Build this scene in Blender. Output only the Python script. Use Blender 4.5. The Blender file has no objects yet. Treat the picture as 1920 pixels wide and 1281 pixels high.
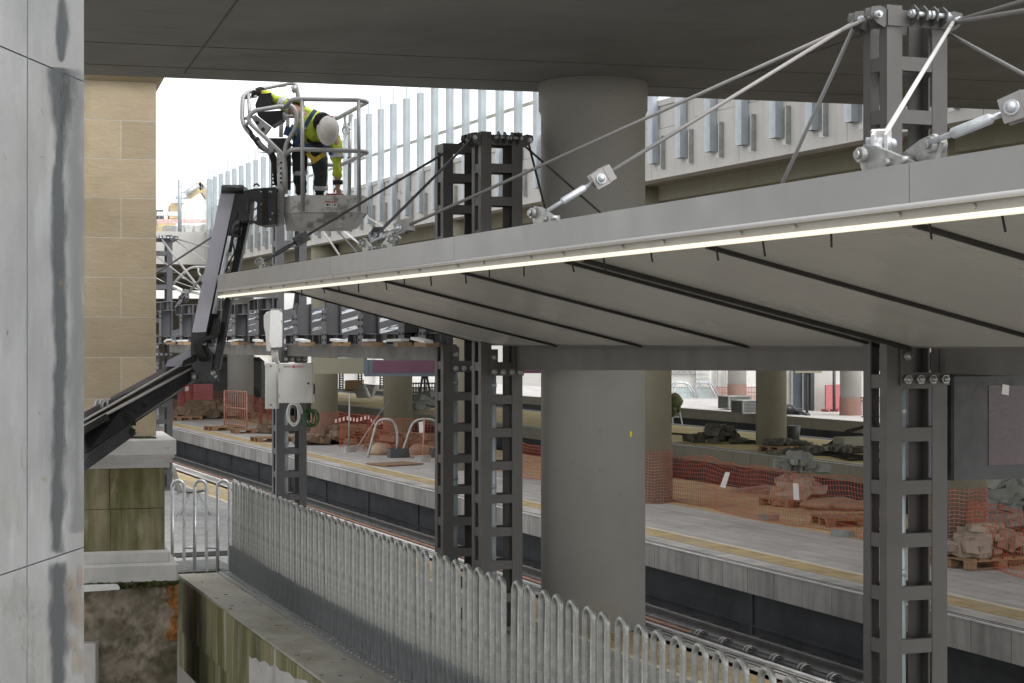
import bpy, bmesh, math, random
from mathutils import Vector, Matrix
random.seed(7)
SC = bpy.context.scene
COL = SC.collection
# ---------------------------------------------------------------- frame
# world: X = across the tracks (to the right), Y = along the tracks, Z up, near platform at z = 0
TH = math.radians(21.37); FPX = 3375.0; EYE = 3.03
FW = Vector((math.sin(TH), math.cos(TH), 0)); RT = Vector((math.cos(TH), -math.sin(TH), 0))
def W(px, py, Z):
    """survey helper: the point seen at photo position (px,py) at distance Z along the view axis"""
    p = FW*Z + RT*((px-960)/FPX*Z); p.z = EYE + (640.5-py)/FPX*Z
    return p
def G(px, py, z=0.0):
    return W(px, py, FPX*(EYE-z)/(py-640.5))
def onX(px, py, X):
    return W(px, py, X/(FW.x + RT.x*(px-960)/FPX))
def Yx(px, X): return onX(px, 640, X).y

# ---------------------------------------------------------------- mesh builder
class MB:
    def __init__(s): s.v = []; s.f = []; s.sm = []
    def add(s, vs, fs, smooth=False):
        n = len(s.v); s.v += [Vector(v) for v in vs]
        for f in fs: s.f.append([i+n for i in f]); s.sm.append(smooth)
        return s
    def box(s, x0, x1, y0, y1, z0, z1):
        return s.add([(x0,y0,z0),(x1,y0,z0),(x1,y1,z0),(x0,y1,z0),(x0,y0,z1),(x1,y0,z1),(x1,y1,z1),(x0,y1,z1)],
              [(0,3,2,1),(4,5,6,7),(0,1,5,4),(1,2,6,5),(2,3,7,6),(3,0,4,7)])
    def cbox(s, c, sx, sy, sz, rz=0, rx=0, ry=0):
        M = Matrix.Translation(Vector(c)) @ Matrix.Rotation(rz,4,'Z') @ Matrix.Rotation(ry,4,'Y') @ Matrix.Rotation(rx,4,'X')
        b = MB().box(-sx/2,sx/2,-sy/2,sy/2,-sz/2,sz/2)
        return s.add([M @ v for v in b.v], b.f)
    def bbox(s, x0, x1, y0, y1, z0, z1, b=.01):
        """box with chamfered vertical and top edges"""
        def ring(z, o): return [(x0+o+b,y0+o,z),(x1-o-b,y0+o,z),(x1-o,y0+o+b,z),(x1-o,y1-o-b,z),(x1-o-b,y1-o,z),(x0+o+b,y1-o,z),(x0+o,y1-o-b,z),(x0+o,y0+o+b,z)]
        vs = ring(z0+b*0,0)+ring(z1-b,0)+ring(z1,b)
        fs = [tuple(range(7,-1,-1)), tuple(range(16,24))]
        for k in range(2):
            for i in range(8): fs.append((k*8+i,k*8+(i+1)%8,k*8+8+(i+1)%8,k*8+8+i))
        return s.add(vs, fs)
    def bar(s, p, q, w, h, up=(0,0,1)):
        p=Vector(p); q=Vector(q); d=(q-p).normalized(); u=Vector(up)
        if abs(d.dot(u))>.98: u=Vector((1,0,0))
        a=d.cross(u).normalized(); b=a.cross(d).normalized()
        vs=[]
        for c in (p,q):
            for sa,sb in ((-1,-1),(1,-1),(1,1),(-1,1)): vs.append(c+a*sa*w/2+b*sb*h/2)
        return s.add(vs,[(0,1,2,3),(4,7,6,5),(0,4,5,1),(1,5,6,2),(2,6,7,3),(3,7,4,0)])
    def tube(s, pts, r, n=8, closed=False, caps=True):
        pts=[Vector(p) for p in pts]; m=len(pts)
        rs = r if isinstance(r,(list,tuple)) else [r]*m
        t=[]
        for i in range(m):
            if closed: d=pts[(i+1)%m]-pts[i-1]
            else: d=pts[min(i+1,m-1)]-pts[max(i-1,0)]
            t.append(d.normalized() if d.length>1e-9 else Vector((0,0,1)))
        u=Vector((0,0,1)) if abs(t[0].z)<.9 else Vector((1,0,0))
        a=t[0].cross(u).normalized(); vs=[]
        for i in range(m):
            a=(a-t[i]*a.dot(t[i]))
            a=a.normalized() if a.length>1e-6 else t[i].orthogonal().normalized()
            b=t[i].cross(a)
            for k in range(n):
                an=2*math.pi*k/n; vs.append(pts[i]+(a*math.cos(an)+b*math.sin(an))*rs[i])
        fs=[]
        for i in range(m if closed else m-1):
            j=(i+1)%m
            for k in range(n): fs.append((i*n+k,i*n+(k+1)%n,j*n+(k+1)%n,j*n+k))
        s.add(vs,fs,n>4)
        if caps and not closed:
            o=len(s.v)-len(vs)
            s.f.append([o+k for k in range(n-1,-1,-1)]); s.sm.append(False)
            s.f.append([o+(m-1)*n+k for k in range(n)]); s.sm.append(False)
        return s
    def cyl(s, p, q, r, r2=None, n=16): return s.tube([p,q],[r,r if r2 is None else r2],n)
    def lathe(s, c, prof, n=32):
        c=Vector(c); vs=[]; fs=[]
        for (r,z) in prof:
            for k in range(n):
                a=2*math.pi*k/n; vs.append(c+Vector((r*math.cos(a),r*math.sin(a),z)))
        for i in range(len(prof)-1):
            for k in range(n): fs.append((i*n+k,i*n+(k+1)%n,(i+1)*n+(k+1)%n,(i+1)*n+k))
        s.add(vs,fs,True); o=len(s.v)-len(vs)
        s.f.append([o+k for k in range(n-1,-1,-1)]); s.sm.append(False)
        s.f.append([o+(len(prof)-1)*n+k for k in range(n)]); s.sm.append(False)
        return s
    def prism(s, poly, vec):
        poly=[Vector(p) for p in poly]; vec=Vector(vec); n=len(poly)
        vs=poly+[p+vec for p in poly]
        return s.add(vs,[tuple(range(n-1,-1,-1)),tuple(range(n,2*n))]+[(i,(i+1)%n,n+(i+1)%n,n+i) for i in range(n)])
    def ball(s, c, rx, ry=None, rz=None, nu=12, nv=8, M=None):
        ry=rx if ry is None else ry; rz=rx if rz is None else rz; c=Vector(c); vs=[]; fs=[]
        for j in range(1,nv):
            ph=math.pi*j/nv
            for i in range(nu):
                a=2*math.pi*i/nu; v=Vector((rx*math.sin(ph)*math.cos(a),ry*math.sin(ph)*math.sin(a),rz*math.cos(ph)))
                vs.append(c+(M@v if M else v))
        t=Vector((0,0,rz)); vs+=[c+(M@t if M else t),c-(M@t if M else t)]; T=len(vs)-2
        for j in range(nv-2):
            for i in range(nu): fs.append((j*nu+i,(j+1)*nu+i,(j+1)*nu+(i+1)%nu,j*nu+(i+1)%nu))
        for i in range(nu): fs.append((T,i,(i+1)%nu)); fs.append((T+1,(nv-2)*nu+(i+1)%nu,(nv-2)*nu+i))
        return s.add(vs,fs,True)
    def rock(s, c, sx, sy, sz, rz=0, tilt=0, jag=.18):
        M=Matrix.Rotation(rz,3,'Z')@Matrix.Rotation(tilt,3,'X'); vs=[]
        for z in (-1,1):
            for x,y in ((-1,-1),(0,-1.05),(1,-1),(1.05,0),(1,1),(0,1.05),(-1,1),(-1.05,0)):
                v=Vector((x*sx/2*(1+random.uniform(-jag,jag)),y*sy/2*(1+random.uniform(-jag,jag)),z*sz/2*(1+random.uniform(-jag,jag))))
                vs.append(Vector(c)+M@v)
        return s.add(vs,[tuple(range(7,-1,-1)),tuple(range(8,16))]+[(i,(i+1)%8,8+(i+1)%8,8+i) for i in range(8)])
    def grid(s, f, nu, nv, smooth=True):
        vs=[f(i/nu,j/nv) for j in range(nv+1) for i in range(nu+1)]
        return s.add(vs,[(j*(nu+1)+i,j*(nu+1)+i+1,(j+1)*(nu+1)+i+1,(j+1)*(nu+1)+i) for j in range(nv) for i in range(nu)],smooth)
    def mesh(s, name, m, M=None):
        me=bpy.data.meshes.new(name)
        vs=[M@v for v in s.v] if M else s.v
        me.from_pydata(vs,[],s.f); me.polygons.foreach_set('use_smooth',s.sm)
        ms=m if isinstance(m,(list,tuple)) else [m]
        for x in ms: me.materials.append(x)
        me.update(); return me

def world_of(o):
    M=o.matrix_basis.copy()
    while o.parent: o=o.parent; M=o.matrix_basis@M
    return M
def obj(name, mb, m, parent=None, local=False, label=None):
    """one mesh object; builder coordinates are world unless local"""
    M=None
    if parent is not None and not local: M=world_of(parent).inverted()
    me=mb.mesh(name,m,M) if isinstance(mb,MB) else mb
    o=bpy.data.objects.new(name,me); COL.objects.link(o)
    if parent is not None: o.parent=parent
    if label: o['label']=label
    return o
def tag(o, label, cat, group=None, kind=None):
    if label: o['label']=label
    if cat: o['category']=cat
    if group: o['group']=group
    if kind: o['kind']=kind
    return o
def thing(name, label, cat, loc=(0,0,0), rz=0, group=None):
    o=bpy.data.objects.new(name,None); COL.objects.link(o); o.location=loc; o.rotation_euler=(0,0,rz)
    o.empty_display_size=.2
    return tag(o,label,cat,group)
def struct(name, mb, m, parent=None):
    o=obj(name,mb,m,parent)
    if parent is None: o['kind']='structure'
    return o
KIDS={}
def dup(root, loc, rz=None, label=None, group=None):
    def cp(o,par):
        c=o.copy(); COL.objects.link(c)
        if par is not None: c.parent=par
        for ch in [k for k in o.children]: cp(ch,c)
        return c
    r=cp(root,None); r.location=loc
    if rz is not None: r.rotation_euler=(0,0,rz)
    if label: r['label']=label
    if group: r['group']=group
    return r
def arc(c, r, a0, a1, n, ax, ay):
    c=Vector(c); ax=Vector(ax); ay=Vector(ay)
    return [c+ax*r*math.cos(a0+(a1-a0)*i/n)+ay*r*math.sin(a0+(a1-a0)*i/n) for i in range(n+1)]
def fillet(pts, r, n=5):
    """rounds the inner corners of a polyline (bent pipe)"""
    pts=[Vector(p) for p in pts]; out=[pts[0]]
    for i in range(1,len(pts)-1):
        a,b,c=pts[i-1],pts[i],pts[i+1]; d1=(a-b); d2=(c-b)
        k=min(r,d1.length*.48,d2.length*.48); p=b+d1.normalized()*k; q=b+d2.normalized()*k
        for j in range(n+1):
            t=j/n; out.append(p*(1-t)**2+b*2*t*(1-t)+q*t*t)
    out.append(pts[-1]); return out

# ---------------------------------------------------------------- materials
def mat(name, base, var=.18, scale=2.0, rough=.7, metal=0.0, bump=.08, bscale=40, stretch=(1,1,1),
        stains=(), island=0, rvar=.1, spec=.4, emit=None, brick=None, coat=0, world=False):
    m=bpy.data.materials.new(name); m.use_nodes=True; nt=m.node_tree; N=nt.nodes; L=nt.links
    bs=N['Principled BSDF']; tc=N.new('ShaderNodeTexCoord')
    src=tc.outputs['Object']
    if world: src=N.new('ShaderNodeNewGeometry').outputs['Position']
    def noise(sc,st,detail=6,rgh=.6):
        mp=N.new('ShaderNodeMapping'); L.new(src,mp.inputs[0]); mp.inputs['Scale'].default_value=st
        n=N.new('ShaderNodeTexNoise'); n.inputs['Scale'].default_value=sc; n.inputs['Detail'].default_value=detail; n.inputs['Roughness'].default_value=rgh
        L.new(mp.outputs[0],n.inputs['Vector']); return n.outputs['Fac']
    def ramp(fac,lo,hi,a=0,b=1):
        r=N.new('ShaderNodeMapRange'); L.new(fac,r.inputs['Value']); r.inputs['From Min'].default_value=lo; r.inputs['From Max'].default_value=hi
        r.inputs['To Min'].default_value=a; r.inputs['To Max'].default_value=b; return r.outputs[0]
    def mix(fac,c1,c2,mode='MIX'):
        x=N.new('ShaderNodeMix'); x.data_type='RGBA'; x.blend_type=mode
        if isinstance(fac,float): x.inputs[0].default_value=fac
        else: L.new(fac,x.inputs[0])
        for c,i in ((c1,6),(c2,7)):
            if isinstance(c,tuple): x.inputs[i].default_value=(c+(1,))[:4]
            else: L.new(c,x.inputs[i])
        return x.outputs[2]
    n1=noise(scale,stretch)
    dk=tuple(c*(1-var) for c in base); lt=tuple(min(1,c*(1+var)) for c in base)
    col=mix(ramp(n1,.3,.7),dk,lt)
    hgt=None
    if brick:
        bw,bh,mort,mcol,rot,tint=brick
        mp=N.new('ShaderNodeMapping'); L.new(src,mp.inputs[0]); mp.inputs['Rotation'].default_value=rot
        b=N.new('ShaderNodeTexBrick'); L.new(mp.outputs[0],b.inputs['Vector']); b.inputs['Scale'].default_value=1
        b.inputs['Brick Width'].default_value=bw; b.inputs['Row Height'].default_value=bh; b.inputs['Mortar Size'].default_value=mort
        b.inputs['Color1'].default_value=(1-tint,1-tint,1-tint,1); b.inputs['Color2'].default_value=(1+tint,1+tint,1+tint,1); b.inputs['Mortar'].default_value=(mcol,mcol,mcol,1)
        b.inputs['Mortar Smooth'].default_value=.2
        col=mix(1.0,col,b.outputs['Color'],'MULTIPLY'); hgt=b.outputs['Fac']
    if island:
        g=N.new('ShaderNodeNewGeometry'); r=ramp(g.outputs['Random Per Island'],0,1,1-island,1+island)
        cx=N.new('ShaderNodeCombineColor'); [L.new(r,cx.inputs[i]) for i in range(3)]
        col=mix(1.0,col,cx.outputs[0],'MULTIPLY')
    for (sc_,sscale,lo,hi,st,amt) in stains:
        f=ramp(noise(sscale,st),lo,hi,0,amt); col=mix(f,col,tuple(sc_))
    L.new(col,bs.inputs['Base Color'])
    r=ramp(noise(scale*3,stretch,4),.3,.7,max(.05,rough-rvar),min(1,rough+rvar)); L.new(r,bs.inputs['Roughness'])
    bs.inputs['Metallic'].default_value=metal; bs.inputs['Specular IOR Level'].default_value=spec
    if coat: bs.inputs['Coat Weight'].default_value=coat
    if bump:
        b=N.new('ShaderNodeBump'); b.inputs['Strength'].default_value=bump; b.inputs['Distance'].default_value=.02
        h=noise(bscale,stretch,5,.65)
        if hgt is not None:
            mm=N.new('ShaderNodeMath'); mm.operation='SUBTRACT'; L.new(h,mm.inputs[0]); L.new(hgt,mm.inputs[1]); h=mm.outputs[0]
        L.new(h,b.inputs['Height']); L.new(b.outputs[0],bs.inputs['Normal'])
    if emit:
        bs.inputs['Emission Color'].default_value=emit[:3]+(1,); bs.inputs['Emission Strength'].default_value=emit[3]
    return m
def glassy(name, col, alpha, rough=.1):
    m=bpy.data.materials.new(name); m.use_nodes=True; nt=m.node_tree; N=nt.nodes; L=nt.links
    out=N['Material Output']; N.remove(N['Principled BSDF'])
    t=N.new('ShaderNodeBsdfTransparent'); t.inputs[0].default_value=col+(1,)
    p=N.new('ShaderNodeBsdfPrincipled'); p.inputs['Base Color'].default_value=(.75,.8,.8,1); p.inputs['Roughness'].default_value=rough
    n=N.new('ShaderNodeTexNoise'); n.inputs['Scale'].default_value=1.3; n.inputs['Detail'].default_value=5
    mr=N.new('ShaderNodeMapRange'); mr.inputs['To Min'].default_value=alpha*.6; mr.inputs['To Max'].default_value=alpha*1.4; L.new(n.outputs['Fac'],mr.inputs['Value'])
    x=N.new('ShaderNodeMixShader'); L.new(mr.outputs[0],x.inputs[0]); L.new(t.outputs[0],x.inputs[1]); L.new(p.outputs[0],x.inputs[2]); L.new(x.outputs[0],out.inputs[0])
    return m
M={}
M['conc_light']=mat('pale_concrete',(.252,.256,.256),.13,1.1,.8,bump=.16,bscale=16,spec=.2,
   stains=[((.15,.158,.163),.9,.50,.72,(1.3,1.3,.55),.75),((.36,.37,.375),1.7,.53,.72,(1.2,1.2,.5),.6),((.20,.195,.165),.6,.55,.75,(1,1,.7),.5),((.05,.055,.06),13,.685,.74,(1,1,1),.7),((.40,.41,.41),7,.62,.72,(1.5,1.5,.3),.35)])
M['damp']=mat('damp_streak',(.15,.165,.175),.25,1.6,.45,bump=.06,bscale=18,stretch=(2,2,.4),stains=[((.23,.24,.25),3,.5,.7,(2,2,.4),.7)])
M['rustmark']=mat('rust_smear',(.36,.30,.25),.2,6,.8)
M['groove']=mat('dark_joint',(.07,.07,.07),.3,8,.9)
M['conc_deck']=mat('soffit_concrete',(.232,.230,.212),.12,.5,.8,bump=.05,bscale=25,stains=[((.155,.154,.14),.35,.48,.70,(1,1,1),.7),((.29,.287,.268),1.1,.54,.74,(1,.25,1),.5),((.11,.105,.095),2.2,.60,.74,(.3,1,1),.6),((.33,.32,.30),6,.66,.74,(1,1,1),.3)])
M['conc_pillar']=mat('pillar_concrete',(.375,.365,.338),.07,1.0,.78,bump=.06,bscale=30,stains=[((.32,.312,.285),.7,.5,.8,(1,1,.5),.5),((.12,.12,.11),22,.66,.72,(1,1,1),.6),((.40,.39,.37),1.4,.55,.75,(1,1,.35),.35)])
M['conc_olive']=mat('olive_concrete',(.27,.255,.19),.1,1.0,.8,bump=.05,stains=[((.19,.18,.13),1,.5,.75,(1,1,.4),.5)])
M['conc_fascia']=mat('fascia_concrete',(.52,.505,.475),.08,1.2,.8,bump=.06,bscale=25,stains=[((.36,.35,.32),1.4,.52,.75,(1,2.2,.35),.55),((.20,.19,.17),6,.64,.8,(1,1,.4),.5)])
M['conc_edge']=mat('coping_concrete',(.40,.38,.355),.14,2.2,.8,bump=.1,bscale=22,island=.22,stains=[((.17,.16,.145),1.6,.45,.75,(1,3,.5),.7),((.47,.46,.44),3,.56,.8,(1,1,1),.45),((.10,.095,.08),5,.6,.8,(2,2,.4),.5)])
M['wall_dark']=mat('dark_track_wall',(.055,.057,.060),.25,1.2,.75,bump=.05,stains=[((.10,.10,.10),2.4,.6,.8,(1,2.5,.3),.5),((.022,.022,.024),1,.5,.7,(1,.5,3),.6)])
M['pave_far']=mat('grey_paving',(.445,.42,.40),.12,.9,.62,bump=.12,bscale=30,brick=(.8,.3,.011,.60,(0,0,math.pi/2),.10),
   stains=[((.22,.20,.19),.9,.5,.72,(2.2,.35,1),.6),((.50,.47,.44),1.5,.55,.75,(1,1,1),.4),((.16,.145,.13),2.6,.6,.74,(2,.5,1),.6)])
M['pave_near']=mat('near_paving',(.37,.36,.345),.12,.9,.6,bump=.12,brick=(.4,.2,.006,.5,(0,0,0),.12),stains=[((.19,.18,.17),.8,.5,.75,(1,.5,1),.6)])
M['pave_dirt']=mat('dusty_floor',(.50,.375,.215),.2,1.0,.9,bump=.15,stains=[((.20,.145,.09),1.3,.5,.7,(1,1,1),.6),((.40,.34,.26),2.5,.56,.75,(1,1,1),.5)])
M['pave_ochre']=mat('ochre_platform',(.50,.40,.165),.16,1,.85,bump=.08,stains=[((.34,.27,.12),.8,.5,.72,(1,.4,1),.6)])
M['tactile']=mat('yellow_tactile',(.46,.345,.175),.16,1.6,.7,bump=.7,bscale=24,brick=(.4,.4,.012,.6,(0,0,0),.1),stains=[((.36,.31,.235),1.2,.47,.68,(2,.5,1),.75),((.10,.08,.05),16,.68,.76,(1,1,1),.7)])
M['cream']=mat('cream_line',(.66,.60,.45),.12,3,.7)
M['nosing']=mat('edge_nosing',(.55,.54,.53),.2,5,.5,stains=[((.2,.19,.18),3,.55,.7,(1,1,1),.6)])
M['ballast']=mat('dark_ballast',(.035,.034,.033),.5,18,.95,bump=1,bscale=22)
M['rail']=mat('worn_rail',(.30,.29,.28),.2,4,.35,metal=.7)
M['rail_rust']=mat('rusty_rail',(.24,.13,.085),.25,5,.75)
M['blackpipe']=mat('black_rubber',(.02,.02,.021),.3,8,.5)
M['sandstone']=mat('sandstone_block',(.40,.33,.228),.08,2.2,.9,bump=.32,bscale=11,stretch=(1,1,2.6),island=.10,spec=.2,
   stains=[((.30,.235,.145),1.3,.5,.70,(1,1,1),.6),((.42,.365,.275),2.6,.55,.75,(1,1,1),.5),((.25,.20,.13),20,.62,.72,(1,1,2.4),.4),((.46,.41,.33),30,.62,.70,(1,1,2),.4)])
M['mossstone']=mat('mossy_sandstone',(.27,.24,.15),.22,1.8,.9,bump=.3,bscale=16,stains=[((.085,.09,.022),1.6,.42,.62,(2.4,2.4,.35),.9),((.14,.11,.06),2.2,.52,.68,(1,1,.6),.7),((.45,.41,.29),3,.58,.75,(2,2,.5),.6)])
M['whitestone']=mat('pale_limestone',(.55,.54,.515),.12,2.5,.8,bump=.15,bscale=20,stains=[((.33,.33,.32),1.6,.5,.72,(1,1,.8),.6),((.2,.2,.15),5,.62,.74,(1,1,1),.6)])
M['roughstone']=mat('rough_footing',(.175,.15,.105),.4,2.2,.95,bump=.9,bscale=9,stains=[((.38,.325,.265),2.2,.46,.60,(1,1,1),.85),((.05,.055,.02),1.3,.53,.64,(1,1,1),.9),((.11,.08,.05),6,.58,.68,(1,1,1),.7)])
M['rustmoss']=mat('orange_lichen',(.30,.125,.03),.4,7,.95,bump=.8,bscale=12,stains=[((.10,.05,.02),6,.5,.65,(1,1,1),.8),((.07,.08,.025),3,.55,.7,(1,1,1),.8)])
M['parapet']=mat('mossy_parapet',(.22,.20,.115),.25,.8,.88,bump=.14,stretch=(1,1,.5),stains=[((.10,.105,.025),.9,.38,.60,(.5,3.2,.35),.9),((.46,.43,.36),1.7,.54,.70,(.5,3.6,.13),.75),((.50,.47,.42),5,.60,.72,(.5,4,.10),.6),((.035,.037,.012),1.1,.52,.70,(.5,1.3,.5),.7)])
M['parapet_top']=mat('parapet_top',(.31,.295,.25),.16,1.4,.85,bump=.2,bscale=26,stains=[((.20,.19,.12),1.5,.5,.68,(1,.6,1),.7),((.45,.43,.39),3,.56,.75,(1,1,1),.5),((.09,.085,.06),8,.63,.74,(1,1,1),.7)])
M['galv']=mat('galvanised_steel',(.52,.545,.565),.14,9,.42,metal=.55,bump=.03,stains=[((.36,.375,.39),22,.5,.64,(1,1,.6),.7),((.66,.68,.69),14,.6,.7,(1,1,1),.5)])
M['galv_dull']=mat('dull_galvanised',(.36,.365,.352),.2,8,.40,metal=.65,bump=.03,stains=[((.28,.285,.265),18,.48,.64,(1,1,.5),.75),((.56,.565,.55),30,.6,.7,(1,1,1),.6)])
M['galv_fin']=mat('galvanised_fin',(.20,.21,.215),.12,6,.5,metal=.3)
M['galv_post']=mat('weathered_galvanised_post',(.42,.455,.48),.12,2.2,.5,metal=.35,stains=[((.30,.33,.36),3,.5,.68,(1,1,.4),.7)])
M['steel']=mat('grey_painted_steel',(.092,.089,.083),.08,1.5,.5,bump=.02,spec=.45,stains=[((.112,.108,.102),2.0,.56,.75,(1,1,.3),.5)])
M['steel_far']=mat('charcoal_painted_steel',(.085,.085,.090),.12,2,.5,stains=[((.16,.16,.17),3,.56,.72,(1,1,.5),.5)])
M['steel_beam']=mat('taupe_painted_beam',(.122,.114,.104),.08,1.2,.5,stains=[((.095,.086,.08),1.8,.5,.72,(1,1,.3),.5)])
M['fascia']=mat('fascia_paint',(.34,.338,.334),.05,.7,.38,bump=.01,spec=.5,stains=[((.29,.285,.285),1.5,.52,.75,(1,.4,.6),.5),((.43,.42,.41),7,.67,.76,(1,1,.3),.3)])
M['rodgrey']=mat('light_grey_rod',(.27,.26,.25),.06,3,.45)
M['jointsoft']=mat('soffit_joint',(.115,.112,.10),.2,5,.9)
M['lip']=mat('pale_trim',(.56,.55,.54),.05,1,.35)
M['channel']=mat('light_channel',(.40,.385,.36),.08,2,.45)
M['led']=mat('lit_led_strip',(.6,.57,.5),.02,2,.5,emit=(1,.92,.70,.37),bump=0)
M['soffit']=mat('soffit_sheet',(.57,.555,.505),.05,.35,.24,bump=.0,spec=.55,rvar=.05,stretch=(.25,1,1))
M['black']=mat('black_paint',(.016,.016,.019),.3,3,.38,spec=.5,stains=[((.05,.048,.045),6,.6,.75,(1,1,1),.5)])
M['rubber']=mat('black_rubber_seam',(.02,.019,.017),.2,3,.6)
M['boomgrey']=mat('lilac_grey_paint',(.46,.455,.515),.05,1.5,.4,coat=.2,stains=[((.33,.325,.37),3,.55,.75,(1,1,.4),.5)])
M['boomtop']=mat('dusty_boom_top',(.105,.092,.09),.2,3,.55,stains=[((.19,.17,.16),4,.55,.7,(1,1,1),.5)])
M['cage']=mat('grey_cage_paint',(.40,.40,.405),.1,4,.42,metal=.35)
M['pan']=mat('scuffed_pan',(.50,.495,.48),.2,4,.5,metal=.1,stains=[((.17,.165,.155),6,.52,.60,(1,1,1),.8),((.70,.70,.69),5,.58,.66,(1,1,1),.7)])
M['hivis']=mat('hivis_yellow',(.47,.57,.045),.14,6,.75,bump=.35,bscale=9,stains=[((.30,.38,.02),4,.54,.7,(1,1,1),.5)])
M['reflect']=mat('reflective_band',(.50,.52,.53),.1,8,.4)
M['trouser']=mat('dark_green_trousers',(.028,.040,.040),.25,6,.85,bump=.4,bscale=10)
M['harness']=mat('blue_webbing',(.05,.10,.19),.2,10,.8)
M['webbing']=mat('yellow_webbing',(.55,.40,.05),.2,10,.8)
M['skin']=mat('skin',(.48,.27,.19),.1,10,.55)
M['glove']=mat('work_glove',(.07,.065,.06),.3,10,.8)
M['collar']=mat('dark_collar',(.018,.018,.018),.3,10,.9)
M['helmet']=mat('white_helmet',(.68,.66,.62),.06,6,.35,stains=[((.28,.26,.23),30,.63,.70,(1,1,1),.7)])
M['boot']=mat('black_boots',(.02,.02,.02),.3,10,.6)
M['red']=mat('red_plastic',(.50,.05,.06),.15,5,.5)
M['pinkred']=mat('faded_red_plastic',(.40,.12,.12),.15,5,.6)
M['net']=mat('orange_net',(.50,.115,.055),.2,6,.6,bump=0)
M['netwrap']=mat('pink_orange_net',(.44,.20,.15),.2,6,.6,bump=0)
M['white']=mat('white_paint',(.72,.72,.70),.06,2,.45)
M['offwhite']=mat('offwhite_plastic',(.60,.59,.56),.06,3,.45,stains=[((.45,.44,.41),4,.58,.75,(1,1,.4),.5)])
M['paper']=mat('white_paper',(.75,.74,.71),.05,4,.8)
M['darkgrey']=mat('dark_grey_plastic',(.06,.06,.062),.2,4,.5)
M['green']=mat('green_hose',(.02,.11,.03),.2,6,.5)
M['cable']=mat('pale_cable',(.55,.55,.53),.1,6,.5)
M['wood']=mat('pallet_wood',(.24,.145,.08),.28,6,.85,stretch=(1,4,1),island=.25)
M['newwood']=mat('new_timber',(.33,.215,.12),.2,6,.8,stretch=(1,4,1),island=.15)
M['stone']=mat('broken_stone',(.34,.27,.215),.2,4,.9,bump=.4,bscale=14,island=.25)
M['darkstone']=mat('olive_rubble',(.105,.10,.075),.25,4,.95,bump=.4,bscale=14,island=.4)
M['greystone']=mat('grey_rubble',(.23,.235,.215),.2,4,.9,bump=.4,bscale=14,island=.3)
M['sack']=mat('sand_sack',(.34,.24,.16),.2,4,.9,bump=.3)
M['purple']=mat('purple_panel',(.135,.055,.085),.15,1.5,.4,stains=[((.19,.11,.14),12,.55,.7,(3,3,1),.4)])
M['screen']=mat('dusty_mauve_screen',(.10,.075,.084),.12,2,.3,stains=[((.15,.12,.13),14,.55,.72,(1,1,4),.5)])
M['bluegrey']=mat('blue_grey_metal',(.11,.13,.16),.1,2,.4)
M['excav']=mat('hazed_digger_yellow',(.58,.46,.25),.2,2,.6,stains=[((.30,.22,.11),3,.5,.7,(1,1,1),.6)])  # yellow paled in the colour itself to suggest distant haze
M['tapered']=mat('red_white_tape',(.70,.45,.42),.3,12,.6)
M['glassdark']=mat('dark_glass',(.06,.075,.085),.1,1,.12,bump=0,spec=.6)
M['patch']=mat('plaster_patch',(.40,.39,.37),.12,3,.85,stains=[((.25,.24,.19),2.5,.5,.68,(1,1,.5),.7)])
M['moss']=mat('moss',(.045,.055,.014),.4,9,.95,island=.4)
M['foliage']=mat('foliage',(.09,.14,.03),.35,6,.8,island=.4)
M['chair']=mat('grey_chair_shell',(.25,.26,.24),.08,4,.5)
M['wallpale']=mat('pale_render_wall',(.62,.61,.58),.08,.8,.85,stains=[((.45,.44,.40),1,.52,.75,(1,1,.4),.5)])
M['roofdark']=mat('low_bounce_roof',(.12,.118,.115),.2,2,.6)  # unseen roof top, darkened to cut light bounced onto pillar and deck
M['netshade']=mat('shaded_net',(.22,.06,.035),.2,6,.7,bump=0)  # darker copy of the orange net, shade put into the colour
M['dirtstone']=mat('brown_rubble',(.17,.115,.075),.25,4,.95,bump=.4,bscale=14,island=.3)
M['ground']=mat('earth_ground',(.30,.285,.26),.2,.3,.95,bump=.3,bscale=4)
M['olivejacket']=mat('olive_jacket',(.06,.07,.02),.2,8,.9,bump=.4)
M['yellowsticker']=mat('yellow_sticker',(.72,.70,.02),.05,5,.6)
M['inkdark']=mat('dark_print',(.05,.05,.05),.1,5,.6,bump=0)
M['inkred']=mat('red_print',(.50,.03,.04),.1,5,.6,bump=0)
M['glass']=glassy('clear_panel',(.90,.925,.93),.07,.15)
M['glasstop']=glassy('clear_panel_edge',(.80,.88,.88),.3,.15)
# corrugated canopy soffit
def add_wave(m, axis, freq, strength):
    nt=m.node_tree; N=nt.nodes; L=nt.links; bs=N['Principled BSDF']
    tc=N.new('ShaderNodeTexCoord'); w=N.new('ShaderNodeTexWave'); w.bands_direction=axis; w.inputs['Scale'].default_value=freq; w.inputs['Distortion'].default_value=0
    L.new(tc.outputs['Object'],w.inputs['Vector']); b=N.new('ShaderNodeBump'); b.inputs['Strength'].default_value=strength; b.inputs['Distance'].default_value=.002
    L.new(w.outputs['Fac'],b.inputs['Height']); L.new(b.outputs[0],bs.inputs['Normal'])
add_wave(M['soffit'],'X',9.0,.22)

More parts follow.
